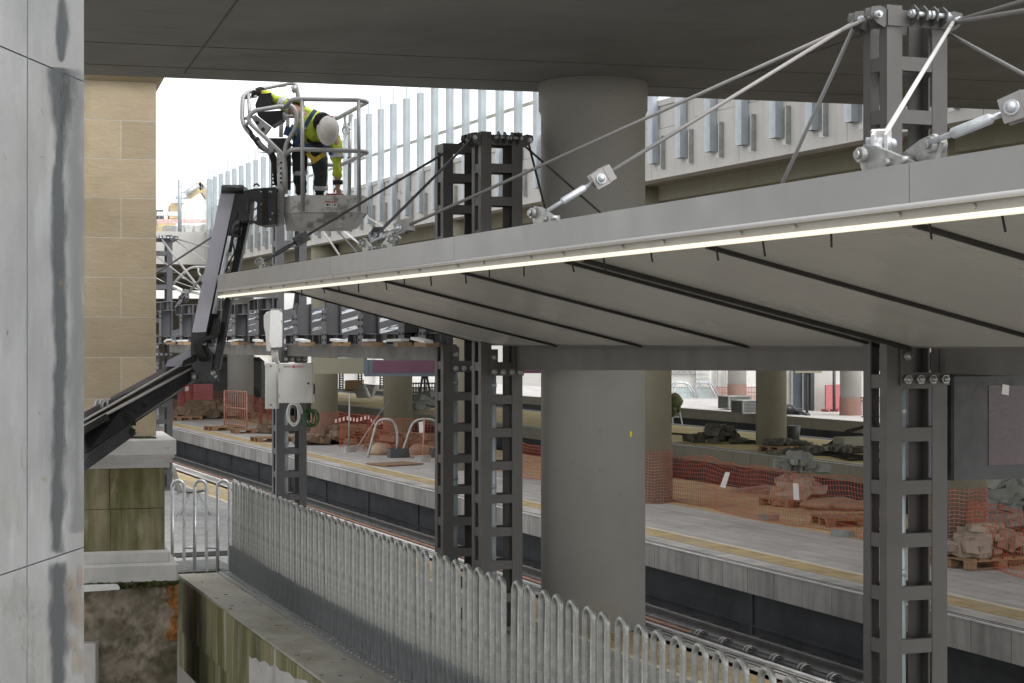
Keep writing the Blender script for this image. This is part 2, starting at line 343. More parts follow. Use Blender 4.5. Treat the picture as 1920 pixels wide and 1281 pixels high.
def softstain(name,col,amt,scale=5,rough=.6):
    m=bpy.data.materials.new(name); m.use_nodes=True; nt=m.node_tree; N=nt.nodes; L=nt.links
    out=N['Material Output']; p=N['Principled BSDF']; p.inputs['Base Color'].default_value=col+(1,); p.inputs['Roughness'].default_value=rough; p.inputs['Specular IOR Level'].default_value=.25
    at=N.new('ShaderNodeAttribute'); at.attribute_name='cover'; t=N.new('ShaderNodeBsdfTransparent')
    n=N.new('ShaderNodeTexNoise'); n.inputs['Scale'].default_value=scale; n.inputs['Detail'].default_value=7; tc=N.new('ShaderNodeTexCoord'); L.new(tc.outputs['Object'],n.inputs['Vector'])
    a=N.new('ShaderNodeMath'); a.operation='MULTIPLY_ADD'; L.new(n.outputs['Fac'],a.inputs[0]); a.inputs[1].default_value=1.6; a.inputs[2].default_value=-.8
    b=N.new('ShaderNodeMath'); b.operation='ADD'; L.new(a.outputs[0],b.inputs[0]); L.new(at.outputs['Fac'],b.inputs[1])
    r=N.new('ShaderNodeMapRange'); r.interpolation_type='SMOOTHSTEP'; L.new(b.outputs[0],r.inputs['Value']); r.inputs['From Min'].default_value=.12; r.inputs['From Max'].default_value=1.1; r.inputs['To Max'].default_value=amt
    x=N.new('ShaderNodeMixShader'); L.new(r.outputs[0],x.inputs[0]); L.new(t.outputs[0],x.inputs[1]); L.new(p.outputs[0],x.inputs[2]); L.new(x.outputs[0],out.inputs[0]); return m
M['dampsoft']=softstain('damp_streak_soft',(.085,.093,.098),.85,6,.5)
M['dampfaint']=softstain('damp_streak_faint',(.16,.17,.175),.35,5,.6)
M['rustsoft']=softstain('rust_smear_soft',(.32,.23,.14),.30,14,.8)
M['limesoft']=softstain('lime_smear_soft',(.40,.40,.38),.45,9,.8)
def cover_sheet(name,fpos,fcov,nu,nv,m,parent):
    b=MB().grid(fpos,nu,nv,True); o=obj(name,b,m,parent); at=o.data.attributes.new('cover','FLOAT','POINT')
    at.data.foreach_set('value',[fcov(i/nu,j/nv) for j in range(nv+1) for i in range(nu+1)]); return o
SKY,SUNE,EXPO=.15,.5,1.3
# ================================================================ ground, platforms, tracks
XC=6.70                    # column line
g=MB().box(-1500,1500,-300,1900,-4.6,-4.2); struct('ground',g,M['ground'])
e=MB().box(4.9,1490,-30,1890,-4.1,-.96); struct('embankment',e,M['ground'])
def platform(name, x0, x1, y0, y1, pave, edges, tact=None, wallmat='wall_dark', mater='conc_edge', blocks=None):
    """edges: list of (side, coping?) ; side -1 = face at x0, +1 = face at x1"""
    p=struct(name,MB().box(x0+.16,x1-.16,y0,y1,-.955,-.004),M['groove'])
    struct('paving',MB().box(x0+.16,x1-.16,y0,y1,-.004,.0),M[pave],p)
    for sd in edges:
        xe=x0 if sd<0 else x1; i=-sd       # inward direction
        b=MB(); y=y0; step=.71
        yb0,yb1=blocks or (y0,y1)
        while y<min(yb1,y1):
            b.box(*sorted((xe,xe+i*.42)),y+.007,min(y+step,y1)-.007,-.335,.006); y+=step
        struct('coping',b,M[mater],p)
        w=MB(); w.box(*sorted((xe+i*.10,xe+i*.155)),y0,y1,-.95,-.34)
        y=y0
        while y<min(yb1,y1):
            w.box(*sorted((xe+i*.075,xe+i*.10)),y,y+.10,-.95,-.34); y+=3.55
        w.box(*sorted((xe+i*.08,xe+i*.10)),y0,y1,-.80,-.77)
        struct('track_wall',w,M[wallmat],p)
        n=MB().box(*sorted((xe-i*.012,xe+i*.05)),y0,y1,.008,.020); struct('edge_nosing',n,M['nosing'],p)
        n=MB().box(*sorted((xe+i*.09,xe+i*.12)),y0,y1,.0065,.010); n.box(*sorted((xe+i*.17,xe+i*.19)),y0,y1,.0065,.010); struct('edge_groove',n,M['groove'],p)
        if tact:
            a,bq,c=tact
            struct('tactile_strip',MB().box(*sorted((xe+i*a,xe+i*bq)),y0,y1,.001,.006),M['tactile'],p)
            struct('edge_line',MB().box(*sorted((xe+i*bq,xe+i*c)),y0,y1,.001,.007),M['cream'],p)
    return p
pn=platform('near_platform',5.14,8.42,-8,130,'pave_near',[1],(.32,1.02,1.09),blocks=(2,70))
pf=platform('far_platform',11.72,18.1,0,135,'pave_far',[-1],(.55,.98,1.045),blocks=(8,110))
struct('dusty_floor',MB().box(14.95,17.9,0,135,.001,.006),M['pave_dirt'],pf)
struct('platform_floor',MB().box(2.2,5.30,24.6,130,-.3,-.0005),M['pave_near'])
p3=platform('third_platform',23.75,29.6,5,140,'pave_ochre',[-1,1],None,mater='conc_olive',blocks=(5,5))
for sd,xe in ((1,23.75),(-1,29.6)):
    b=MB(); y=10
    while y<110: b.box(*sorted((xe,xe+sd*.42)),y+.008,y+1.0-.008,-.40,.006); y+=1.0
    struct('coping',b,M['conc_olive'],p3)
    struct('edge_line',MB().box(*sorted((xe+sd*.42,xe+sd*.52)),5,140,.001,.006),M['cream'],p3)
p4=platform('fourth_platform',36.9,46,5,140,'pave_far',[-1],None,mater='conc_olive',blocks=(5,5))
b=MB(); y=10
while y<120: b.box(36.9,37.3,y+.008,y+1.4-.008,-.42,.006); y+=1.4
struct('coping',b,M['conc_olive'],p4)
# track bed in the three cuttings
tb=MB()
for x0,x1 in ((8.42,11.72),(18.1,23.75),(29.6,36.9)):
    tb.grid(lambda u,v,x0=x0,x1=x1: (x0+(x1-x0)*u,2+120*v,-.90+.03*random.random()),14,160,False)
struct('track_bed',tb,M['ballast'])
def rail(name,x,z,m,label):
    s=MB()
    for (w,h0,h1) in ((.14,-.14,-.125),(.02,-.125,-.035),(.07,-.035,0)): s.box(x-w/2,x+w/2,0,125,z+h0,z+h1)
    return tag(obj(name,s,m),label,'rail')
rail('rail',10.98,-.66,M['rail'],'worn bright running rail below the dark far platform wall')
rail('rail',9.28,-.70,M['rail'],'running rail hidden close under the near platform edge')
for x in (19.6,21.1,31.2,32.7): rail('rail',x,-.72,M['rail_rust'],{19.6:'rail just behind the orange netting platform',21.1:'rail nearest the ochre third platform',31.2:'rail just beyond the ochre third platform',32.7:'rail just before the fourth platform'}[x])
sl=MB()
for k in range(110): sl.box(8.6,11.5,1+k*.65,1.25+k*.65,-.88,-.80)
tag(obj('sleepers',sl,M['blackpipe']),'dark sleepers under the nearest track','sleepers',kind='stuff')
# black clip-held conductor duct with a bare rusty length
dt=thing('cable_duct','black duct with wire clips along the near track, rusty bare length beyond the pillar','duct',(10.28,13,-.66))
yb=Yx(1300,10.28)
obj('duct_pipe',MB().tube([(10.28,0,-.63),(10.28,yb,-.63)],.055,10),M['blackpipe'],dt)
obj('bare_length',MB().box(10.23,10.33,yb,90,-.69,-.60),M['rail_rust'],dt)
c0=None
for k in range(18):
    y=yb-.25-k*.62
    q=MB().tube(arc((10.28,0,-.61),.075,-.4,math.pi+.4,8,(1,0,0),(0,0,1)),.013,6); q.tube(arc((10.28,.07,-.61),.075,-.4,math.pi+.4,8,(1,0,0),(0,0,1)),.013,6); q.box(10.19,10.37,-.05,.12,-.70,-.66)
    if c0 is None:
        c0=obj('clip',q,M['rail'],dt); base=c0.location.copy(); c0.location=base+Vector((0,y,0))
    else:
        c=c0.copy(); COL.objects.link(c); c.parent=dt; c.location=base+Vector((0,y,0))

# ================================================================ bridges
Zu=EYE+2.75
def cam(xc,z): return FW*z+RT*xc
P0=cam(-3.67,18.75); P1=cam(5.96,21.4); ed=(P1-P0).normalized(); pe=Vector((ed.y,-ed.x,0))  # towards the camera
def edge_at_x(p,x): return p+ed*((x-p.x)/ed.x)
a=edge_at_x(P0,-14); b=edge_at_x(P0,13.85); c=edge_at_x(P0+pe*6.9,13.85); d=edge_at_x(P0+pe*6.9,-14)
nb=thing('road_bridge','dark concrete road bridge deck overhead resting on the thick round pillar','bridge',(P0.x,P0.y,Zu))
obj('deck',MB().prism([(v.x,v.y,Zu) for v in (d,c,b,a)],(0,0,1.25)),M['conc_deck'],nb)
gr=MB()
def groove(p,q,w=.018): gr.bar((p.x,p.y,Zu-.002),(q.x,q.y,Zu-.002),w,.006)
for o in (.75,2.1): groove(a+pe*o,b+pe*o,.006)
for (u,v) in (((445,0),(345,138)),):
    p=G(u[0],u[1],Zu); q=G(v[0],v[1],Zu); groove(p,q,.016)
    for k in (-2,-1,1,2,3): groove(p+ed*5.6*k,q+ed*5.6*k,.010)
obj('deck_joint',gr,M['jointsoft'],nb)
def pillar(name,px,Z,r,ztop,m,label,wrap=0,group=None,cap=False):
    c=W(px,640,Z); t=thing(name,label,'pillar',(c.x,c.y,0),0,group)
    pr=[(r,-.05),(r,ztop-.35),(r+(.025 if cap else 0),ztop-.30),(r+(.025 if cap else 0),ztop)]
    obj('shaft',MB().lathe((0,0,0),pr,48),m,t,True)
    return t
near=pillar('round_pillar',1112,19.2,.556,Zu+.01,M['conc_pillar'],'thick round grey concrete pillar holding up the road bridge, in front of the tracks',cap=True)
cN=near.location
s=W(1194,815,18.72)
dirv=(Vector((s.x,s.y,0))-Vector((cN.x,cN.y,0))).normalized(); sp=Vector((cN.x,cN.y,s.z))+dirv*.560; tn=Vector((-dirv.y,dirv.x,0))
st=MB().bar(sp-Vector((0,0,.03)),sp+Vector((0,0,.03)),.035,.004,dirv)
obj('sticker',st,M['yellowsticker'],near)
# viaduct over the far platforms with its tall noise barrier
XV=13.9; ZV=EYE+2.9; ZF=EYE+4.22
vd=thing('viaduct','long concrete viaduct with pale side fascia running above the far platforms','viaduct',(XV,30,ZV))
obj('deck',MB().box(XV+.25,34,3,102,ZV,ZV+.9),M['conc_olive'],vd)
f=MB(); y=3.0; k=0
while y<67.0:
    f.box(XV,XV+.25,y+.006,min(y+1.61,67.0)-.006,ZV-.02,ZV+.82+(.06 if k%3 else 0)); f.box(XV+.012,XV+.25,y+.004,min(y+1.61,67.0)-.004,ZV+.83+(.06 if k%3 else 0),ZF-.10); y+=1.61; k+=1
f.box(XV-.02,XV+.3,3,67,ZF-.099,ZF)
f.box(XV-.015,XV+.3,3,67,ZV-.05,ZV-.021)
obj('fascia',f,M['conc_fascia'],vd)
obj('downstand_beam',MB().box(XV+.9,XV+1.5,3,88,ZV-.28,ZV-.001),M['conc_olive'],vd)
fb=thing('cross_bridge','grey bridge crossing the tracks in the far distance behind the lift','bridge',(0,68,ZV))
obj('deck',MB().box(-45,XV-.01,67.3,112,ZV,ZV+.9),M['conc_olive'],fb)
f=MB(); x=-45.0
while x<14.1: f.box(x+.01,min(x+4,14.14)-.01,67.02,67.29,ZV-.02,ZF-.12); x+=4
obj('fascia',f,M['conc_fascia'],fb)
# noise barrier : posts, clear panels, hand rail
nbz=thing('noise_barrier','tall transparent noise barrier of galvanised posts and clear panels on the viaduct edge','barrier',(XV,30,ZF))
ZB=EYE+6.02; ZG=EYE+6.38; ys=Yx(1231,XV); pitch=1.0*1.075
post=None; pan=None; brk=None
ylist=[ys+pitch*k for k in range(-9,52)]; ylist=[y for y in ylist if 12<y<67]
for y in ylist:
    if post is None:
        q=MB(); q.box(-.13,-.115,-.10,.10,ZV+.22,ZB); q.box(-.115,-.005,-.10,-.088,ZV+.22,ZB); q.box(-.115,-.005,.088,.10,ZV+.22,ZB); q.box(-.084,-.064,-.008,.008,ZB,ZG)
        post=obj('post',q,M['galv_post'],nbz,True); b0=Vector((0,0,-ZF))
        h=MB(); h.box(-.008,0,-.34,-.10,ZV+.10,ZV+.68); h.box(-.09,-.008,-.345,-.325,ZV+.10,ZV+.68)
        for zz in (.2,.5): h.cyl((-.03,-.24,ZV+zz),(-.008,-.24,ZV+zz),.025,n=6)
        brk=obj('post_bracket',h,M['galv_dull'],nbz,True)
        pn_=MB(); pn_.box(-.082,-.066,-pitch/2+.012,pitch/2-.012,ZF+.02,ZG)
        pan=obj('clear_panel',pn_,M['glass'],nbz,True); 
        lst=[post,brk,pan]
    else:
        lst=[]
        for o in (post,brk,pan):
            c=o.copy(); COL.objects.link(c); c.parent=nbz; lst.append(c)
    for o,off in zip(lst,(0,0,pitch/2)): o.location=(0,y+off-30,-ZF)
hr=MB().box(XV+.12,XV+.17,12,67,ZF+.72,ZF+.78); obj('rear_handrail',hr,M['cream'],nbz)

# pillars under the viaduct and the other roofs
pil=[(608.5,54,.40,'round pillar behind the grey cabinets, its foot wrapped in pink netting',.95),
     (746,56,.45,'round pillar behind the long purple station sign',0),
     (451,72,.52,'olive round pillar in the shadow right behind the boom knuckle',0),
     (1221,34,.385,'olive pillar just right of the thick near pillar, foot wrapped in orange netting',1.0),
     (873,42.6,.375,'round pillar mostly hidden behind the middle lattice columns',0),
     (1446,53,.45,'olive round pillar standing on the third platform among hoses',0),
     (1382,95,.49,'pale round pillar with pink wrapped lower part near the tubular handrails',.8),
     (1595,74,.44,'pale round pillar with pink wrapped foot on the fourth platform',.75),
     (1797,25.3,.385,'round pillar under the hanging display, foot wrapped in orange netting',1.0)]
PILS={}
for px,Z,r,lab,wr in pil:
    t=pillar('round_pillar',px,Z,r,ZV if Z<73 else 4.6,M['conc_olive'] if Z<70 else M['conc_pillar'],lab); PILS[px]=t
    if wr:
        n=MB(); ns=40; R=r+.012
        for k in range(int(wr/.055)):
            z=.02+k*.055; n.tube([(R*math.cos(2*math.pi*i/ns),R*math.sin(2*math.pi*i/ns),z+.01*math.sin(i*1.3)) for i in range(ns)],.007,4,True)
        for i in range(ns):
            an=2*math.pi*i/ns; n.tube([(R*math.cos(an),R*math.sin(an),0),(R*math.cos(an+.05),R*math.sin(an+.05),wr)],.006,4)
        obj('net_wrap',n,M['netwrap'],t,True)

# ================================================================ left foreground concrete pier
cr=W(161,640,9.3); cl=W(-420,640,7.0)
dv=(Vector((cr.x,cr.y,0))-Vector(W(0,640,8.15).to_2d().to_3d())).normalized()
nv=Vector((dv.y,-dv.x,0))            # facing right, towards the camera
A=Vector((cr.x,cr.y,0)); B=A-dv*4.0
t=thing('concrete_pier','pale grey cast concrete pier with dark damp streaks in the left foreground','pier',(A.x,A.y,-4.2))
bk=-nv*1.6
pl=MB()
zj=[-4.2,EYE-384.5*9.3/FPX,EYE+485.5*9.3/FPX,7.6]
for k in range(3):
    z0,z1=zj[k]+.0035,zj[k+1]-.0035
    a0=A-dv*.03; 
    pl.prism([(v.x,v.y,z0) for v in (B,a0,A+bk*.02,A+bk,B+bk)],(0,0,z1-z0))
obj('shaft',pl,M['conc_light'],t)
q=MB(); ins=bk.normalized()*.012
q.prism([(v.x,v.y,zj[0]) for v in (B+ins,A-dv*.04+ins,A-dv*.02+bk*.5,B+bk*.5)],(0,0,zj[3]-zj[0]-.01)); obj('joint_core',q,M['groove'],t)
def onpier(px,py):
    # intersection of the sight line with the pier face, 3 mm proud
    dr=W(px,py,1.0)-Vector((0,0,EYE)); s_=(A+nv*.003).dot(nv)/dr.dot(nv); return Vector((0,0,EYE))+dr*s_
ln=MB()
for k in range(40):
    y0=-5+k*35; ln.bar(onpier(52-.02*k,y0),onpier(52-.02*(k+1),y0+35),.003+.004*random.random(),.003,nv)
obj('formwork_line',ln,M['damp'],t)
def streak(rows,name,m,seed):
    rnd=random.Random(seed); vs=[]; fs=[]; fine=[]
    for i in range(len(rows)-1):
        (y0,l0,r0),(y1,l1,r1)=rows[i],rows[i+1]; n=max(1,int((y1-y0)/7))
        for j in range(n):
            t_=j/n; fine.append((y0+(y1-y0)*t_,l0+(l1-l0)*t_,r0+(r1-r0)*t_))
    fine.append(rows[-1])
    nu=12; n=len(fine)-1
    def pos(u,v):
        y,l,r=fine[int(round(v*n))]; c=(l+r)/2; return onpier(c+(u-.5)*(r-l)*1.9,y)
    def cov(u,v):
        e=min(v*n,(1-v)*n)/2.0; return max(0,1.25-abs(u-.5)*2*1.35)*min(1,.35+e)
    return cover_sheet(name,pos,cov,nu,n,m,t)
streak([(-8,109,126),(30,108,126),(75,108,125),(112,110,122),(117,112,118)],'damp_streak',M['dampsoft'],1)
streak([(124,84,88),(128,86,134),(150,94,135),(190,97,134),(240,102,130),(292,103,119),(330,101,120),(400,99,123),(450,98,122),(520,101,124),(600,102,124),(660,103,123),(760,101,122),(850,99,120),(960,97,118),(1040,95,117)],'damp_streak',M['dampsoft'],2)
streak([(1052,94,121),(1090,92,122),(1140,92,128),(1180,95,124),(1230,97,122),(1290,96,122)],'damp_streak',M['dampsoft'],3)
streak([(130,128,162),(300,128,160),(600,132,160),(1000,130,158)],'damp_streak',M['dampfaint'],5)
for (px,py,w,h) in ((138,1120,16,46),(148,1155,14,40),(140,1205,12,18),(130,1100,8,20),(146,1240,12,30),(150,1080,8,26),(84,898,5,4),(80,294,5,2),(113,532,4,6)):
    cover_sheet('rust_stain',lambda u,v,px=px,py=py,w=w,h=h: onpier(px+(u-.5)*w*2.6,py+(v-.5)*h*2.4)+nv*.0015,lambda u,v: max(0,1-((u-.5)**2+(v-.5)**2)*4.2),14,20,M['rustsoft'],t)
for (px,py,w,h) in ((30,1180,36,120),(70,1220,30,140),(20,1120,60,40),(46,860,8,40),(24,960,30,60)):
    cover_sheet('lime_stain',lambda u,v,px=px,py=py,w=w,h=h: onpier(px+(u-.5)*w*2,py+(v-.5)*h*2)+nv*.001,lambda u,v: max(0,.9-((u-.5)**2+(v-.5)**2)*3.8),14,20,M['limesoft'],t)

# ================================================================ sandstone pier (square to the view, skewed to the tracks)
ZP=21.5; kp=ZP/FPX; o0=W(293,640,ZP); RZP=math.atan2(ed.y,ed.x)
sp_=thing('stone_pier','tan sandstone pier of large blocks on a mossy plinth behind the boom lift','pier',(o0.x,o0.y,-4.2),RZP)
def px_x(px): return (px-293)*kp*1.01
def px_z(py): return EYE+(640.5-py)*kp+4.2
XL=px_x(30); DP=1.55
cs=[155,228,300,373,447,521,595,670,747,818]
s=MB()
for i in range(len(cs)-1):
    z1,z0=px_z(cs[i])-.004,px_z(cs[i+1])+.004
    cuts=[30,230,293] if i%2 else [30,98,293] if i in(0,) else [30,110,293]
    if i%2: cuts=[30,95,229,293]
    else: cuts=[30,160,293]
    for a_,b_ in zip(cuts[:-1],cuts[1:]): s.box(px_x(a_)+.004,px_x(b_)-.004,0,DP,z0,z1)
s.box(XL,px_x(293)-.01,.01,DP-.01,px_z(155),px_z(155)+2.0)
obj('shaft',s,M['sandstone'],sp_,True)
obj('mortar_core',MB().box(XL+.01,px_x(293)-.002,.0015,DP-.006,px_z(818),px_z(155)),M['whitestone'],sp_,True)
co=MB(); pr=[(0,155),(.02,154),(.05,150.5),(.09,147),(.10,143),(.10,138)]
for (o1,y1),(o2,y2) in zip(pr[:-1],pr[1:]):
    x0=XL; vs=[]
    for o_,yy in ((o1,y1),(o2,y2)): vs+=[(x0,-o_,px_z(yy)),(px_x(293)+o_,-o_,px_z(yy)),(px_x(293)+o_,DP,px_z(yy)),(x0,DP,px_z(yy))]
    co.add(vs,[(0,1,5,4),(1,2,6,5)])
co.box(XL,px_x(293)+.10,-.10,DP,px_z(138),px_z(138)+.3)
obj('cornice',co,M['sandstone'],sp_,True)
cp=MB().bbox(XL,px_x(327),-.21,DP+.2,px_z(851),px_z(822),.015)
cp.box(XL,px_x(324),-.18,DP+.17,px_z(857),px_z(851.3))
cp.box(XL,px_x(320),-.15,DP+.14,px_z(866),px_z(857.3)); cp.box(XL,px_x(316),-.11,DP+.1,px_z(876),px_z(866.3))
obj('plinth_cap',cp,M['whitestone'],sp_,True)
bl=MB()
for z0,z1,cuts in ((951.5,876,[30,208,308]),(1030,952.5,[30,209,308])):
    for a_,b_ in zip(cuts[:-1],cuts[1:]): bl.box(px_x(a_)+.003,px_x(b_)-.003,-.06,DP+.05,px_z(z0),px_z(z1))
obj('plinth_block',bl,M['mossstone'],sp_,True)
bm=MB(); 
for o1,y0,y1 in ((.10,1052,1030),(.19,1086,1052.4)):
    bm.bbox(XL,px_x(308)+o1-.06+.02,-o1,DP+o1,px_z(y0),px_z(y1),.03)
obj('base_moulding',bm,M['whitestone'],sp_,True)
from mathutils import noise as mnoise
def rough(u,v):
    x=XL+(px_x(330)-XL)*u; z=(px_z(1087)-0)*v; q=Vector((x,z,3))
    d=.12*mnoise.noise(q*1.7)+.06*mnoise.noise(q*4.5)+.06*abs(mnoise.noise(q*9))+.035*mnoise.noise(q*22)
    return (x,-.13+d*(1 if v<1 else .2),z)
obj('rough_footing',MB().grid(rough,70,130,True).box(XL,px_x(330),.06,DP,0,px_z(1087)),M['roughstone'],sp_,True)
def lich(u,v):
    w_=.8+.3*math.sin(v*9)+.2*math.sin(v*23); y=1094+106*v; x=px_x(330.5)-(1-u)*.115*w_; q=Vector((x,px_z(y),9))
    return (x,-.20+.05*mnoise.noise(q*7)+.03*mnoise.noise(q*19)+(.1 if u in(0,1) or v in(0,1) else 0),px_z(y))
rm=MB().grid(lich,20,60,True)
obj('lichen_patch',rm,M['rustmoss'],sp_,True)
ms=MB()
for k in range(130):
    x=px_x(random.uniform(165,330)); ms.ball((x,-.17+random.uniform(-.02,.04),px_z(1087+abs(random.gauss(0,5)))),random.uniform(.015,.05),.05,random.uniform(.01,.03),6,4)
for k in range(50): ms.ball((px_x(random.uniform(262,292)),-.03,px_z(821+abs(random.gauss(0,-2)))),random.uniform(.01,.03),.02,.02,6,4)
obj('moss_tuft',ms,M['moss'],sp_,True)
lg=thing('ledge_bracket','thin white metal ledge fixed to the rough stone footing','ledge',W(190,1104,20.8),RZP)
o=MB().prism([(-.30,-.02,.02),(.18,-.02,.02),(.21,-.02,.0),(.20,-.02,-.015),(-.30,-.02,-.03)],(0,.26,0)); obj('ledge_plate',o,M['white'],lg,True)
stp=W(168,1245,21.0)
o=obj('stone_post',MB().bbox(-.09,.09,-.08,.08,0,stp.z+4.2+.25,.012),M['whitestone']); o.location=(stp.x,stp.y,-4.2); o.rotation_euler=(0,0,-TH)
tag(o,'low square stone post in the bottom left corner beside the concrete pier','post')
# ================================================================ parapet under the railing
def XR(y): return 4.97+.24*max(0,min(1,(y-8.5)/15))**2.2        # line of the railing
YE=23.55
pw=thing('parapet_wall','mossy concrete parapet wall with pale lime streaks below the hooped railing','wall',(4.6,15,-1))
def parapet_x(y): return 4.27+.21*max(0,(y-15)/8.3)
n=30
def face(z0,z1,off,y0=1.0,y1=YE-.1):
    b=MB(); ys=[y0+(y1-y0)*i/n for i in range(n+1)]
    for ya,yb in zip(ys[:-1],ys[1:]):
        xa,xb=parapet_x(ya)+off,parapet_x(yb)+off
        b.add([(xa,ya,z0),(xb,yb,z0),(xb,yb,z1),(xa,ya,z1),(5.3,ya,z0),(5.3,yb,z0),(5.3,yb,z1),(5.3,ya,z1)],[(0,3,2,1),(3,7,6,2),(0,1,5,4)]+([(0,4,7,3)] if ya==ys[0] else [])+([(1,2,6,5)] if yb==ys[-1] else []))
    return b
bb=face(-.70,-.035,0); bb.v+=[]; 
obj('upper_face',bb,M['parapet'],pw)
obj('lower_face',face(-1.20,-.715,.03),M['parapet'],pw)
obj('groove_core',face(-.72,-.69,.05),M['groove'],pw)
obj('coping_top',face(-.033,-.004,.012),M['parapet_top'],pw)
rp=MB()
p0=onX(455,1232,4.285); yA=Yx(456,4.30); 
ring=[(456,1231),(462,1236),(470,1234),(477,1242),(489,1240),(500,1250),(511,1247),(520,1258),(540,1262),(549,1272),(575,1276),(584,1287),(600,1290),(600,1330),(456,1330)]
pts=[]
for px,py in ring:
    y=Yx(px,4.30); pts.append(Vector((parapet_x(y)-.004,y,onX(px,py,4.30).z)))
rp.prism(pts,(.003,0,0)); obj('repair_patch',rp,M['patch'],pw)
db=MB()
for k in range(60):
    y=random.uniform(7,23); x=random.uniform(parapet_x(y)+.05,XR(y)-.16); a=random.uniform(0,3); db.cbox((x,y,.0),random.uniform(.01,.05),random.uniform(.006,.02),.006,a)
tag(obj('leaf_litter',db,M['roughstone']),'scattered twigs and leaf bits on top of the parapet','litter',kind='stuff')
gp=MB(); y=YE-.1
gx0,gx1=W(330,1070,23.6).x,XR(YE)
k=0
while k<26:
    gp.box(4.42,5.28,YE+.05+k*.042,YE+.05+k*.042+.018,.010,.024); k+=1
gp.box(4.40,5.29,YE+.0,YE+1.15,.002,.010)
tag(obj('drain_grating',gp,M['galv_dull']),'ribbed metal walkway plate at the end of the railing beside the stone pier','grating')

# ================================================================ hooped railing
def hoop_mb(w,h,r,fin=True):
    b=MB()
    pts=[(0,-w/2,.02)]+[(0,-w/2,.3*h),(0,-w/2,h-w/2-r)]+arc((0,0,h-w/2-r),w/2,math.pi,0,10,(0,1,0),(0,0,1))+[(0,w/2,.3*h),(0,w/2,.02)]
    b.tube(pts,r,10)
    return b
HH=1.215
panels=[(YE-.12,Yx(514,5.16)),(Yx(516,5.16),Yx(953,4.99)),(Yx(953.5,4.98),6.2)]
labs=['short far length of hooped galvanised railing ending at the corner near the chair','long middle length of hooped galvanised railing between the two narrow gaps','near length of hooped galvanised railing running out of the bottom of the photo']
HP=.266
hm=hoop_mb(.133,HH,.021).mesh('hoop',M['galv_dull'])
fm=MB().box(-.055,.055,-.0665-.004,-.0665+.004,.0,.335).box(-.055,.055,.0665-.004,.0665+.004,.0,.335).mesh('base_fin',M['galv_fin'])
for (ya,yb),lab in zip(panels,labs):
    ym=(ya+yb)/2
    t=thing('hooped_railing',lab,'railing',(XR(ym),ym,0),0,'hooped railing along the parapet')
    pl=MB(); cnt=int((ya-yb)/HP); ys=[yb+(ya-yb)*(i+.5)/cnt for i in range(cnt)]
    for y in ys:
        o=bpy.data.objects.new('hoop',hm); COL.objects.link(o); o.parent=t; o.location=(XR(y)-XR(ym)+random.uniform(-.004,.004),y-ym,.012+random.uniform(-.006,.004)); o.rotation_euler=(random.uniform(-.008,.008),random.uniform(-.008,.008),random.uniform(-.05,.05))
        fo=bpy.data.objects.new('base_fin',fm); COL.objects.link(fo); fo.parent=o
    m_=24
    for i in range(m_):
        y0=yb+(ya-yb)*i/m_; y1=yb+(ya-yb)*(i+1)/m_; pl.bar((XR(y0)-.07,y0,.004),(XR(y1)-.07,y1,.004),.26,.012)
    for y in ys: pl.cyl((XR(y)-.13,y+.06,.009),(XR(y)-.13,y+.06,.028),.014,n=6); pl.cyl((XR(y)-.13,y-.06,.009),(XR(y)-.13,y-.06,.022),.012,n=6)
    obj('strip_plate',pl,M['galv_dull'],t)
    br=MB(); yy=[yb+.04+(ya-yb-.08)*i/30 for i in range(31)]
    br.tube([(XR(y)+.03,y,.30) for y in yy],.016,6); obj('stiffener_rail',br,M['galv_dull'],t)
te=thing('hooped_railing','short crosswise railing of three separate hoops beside the stone pier','railing',W(375,1070,23.75),-TH)
te.location.z=0
for k,px in enumerate((334,376,419)):
    x=(px-375)*23.75/FPX
    h=MB(); w=.155; h.tube([(x-w/2,0,-.05),(x-w/2,0,HH-w/2-.02)]+arc((x,0,HH-w/2-.02),w/2,math.pi,0,10,(1,0,0),(0,0,1))+[(x+w/2,0,.0),(x+w/2,0,-.05)],.023,10)
    obj('hoop',h,M['galv'],te,True)
for k,(a_,b_) in enumerate(((334,376),(376,419))):
    h=MB().tube([((a_-375)*23.75/FPX+.0775,0,.31),((b_-375)*23.75/FPX-.0775,0,.31)],.018,8); obj('link_bar',h,M['galv'],te,True)

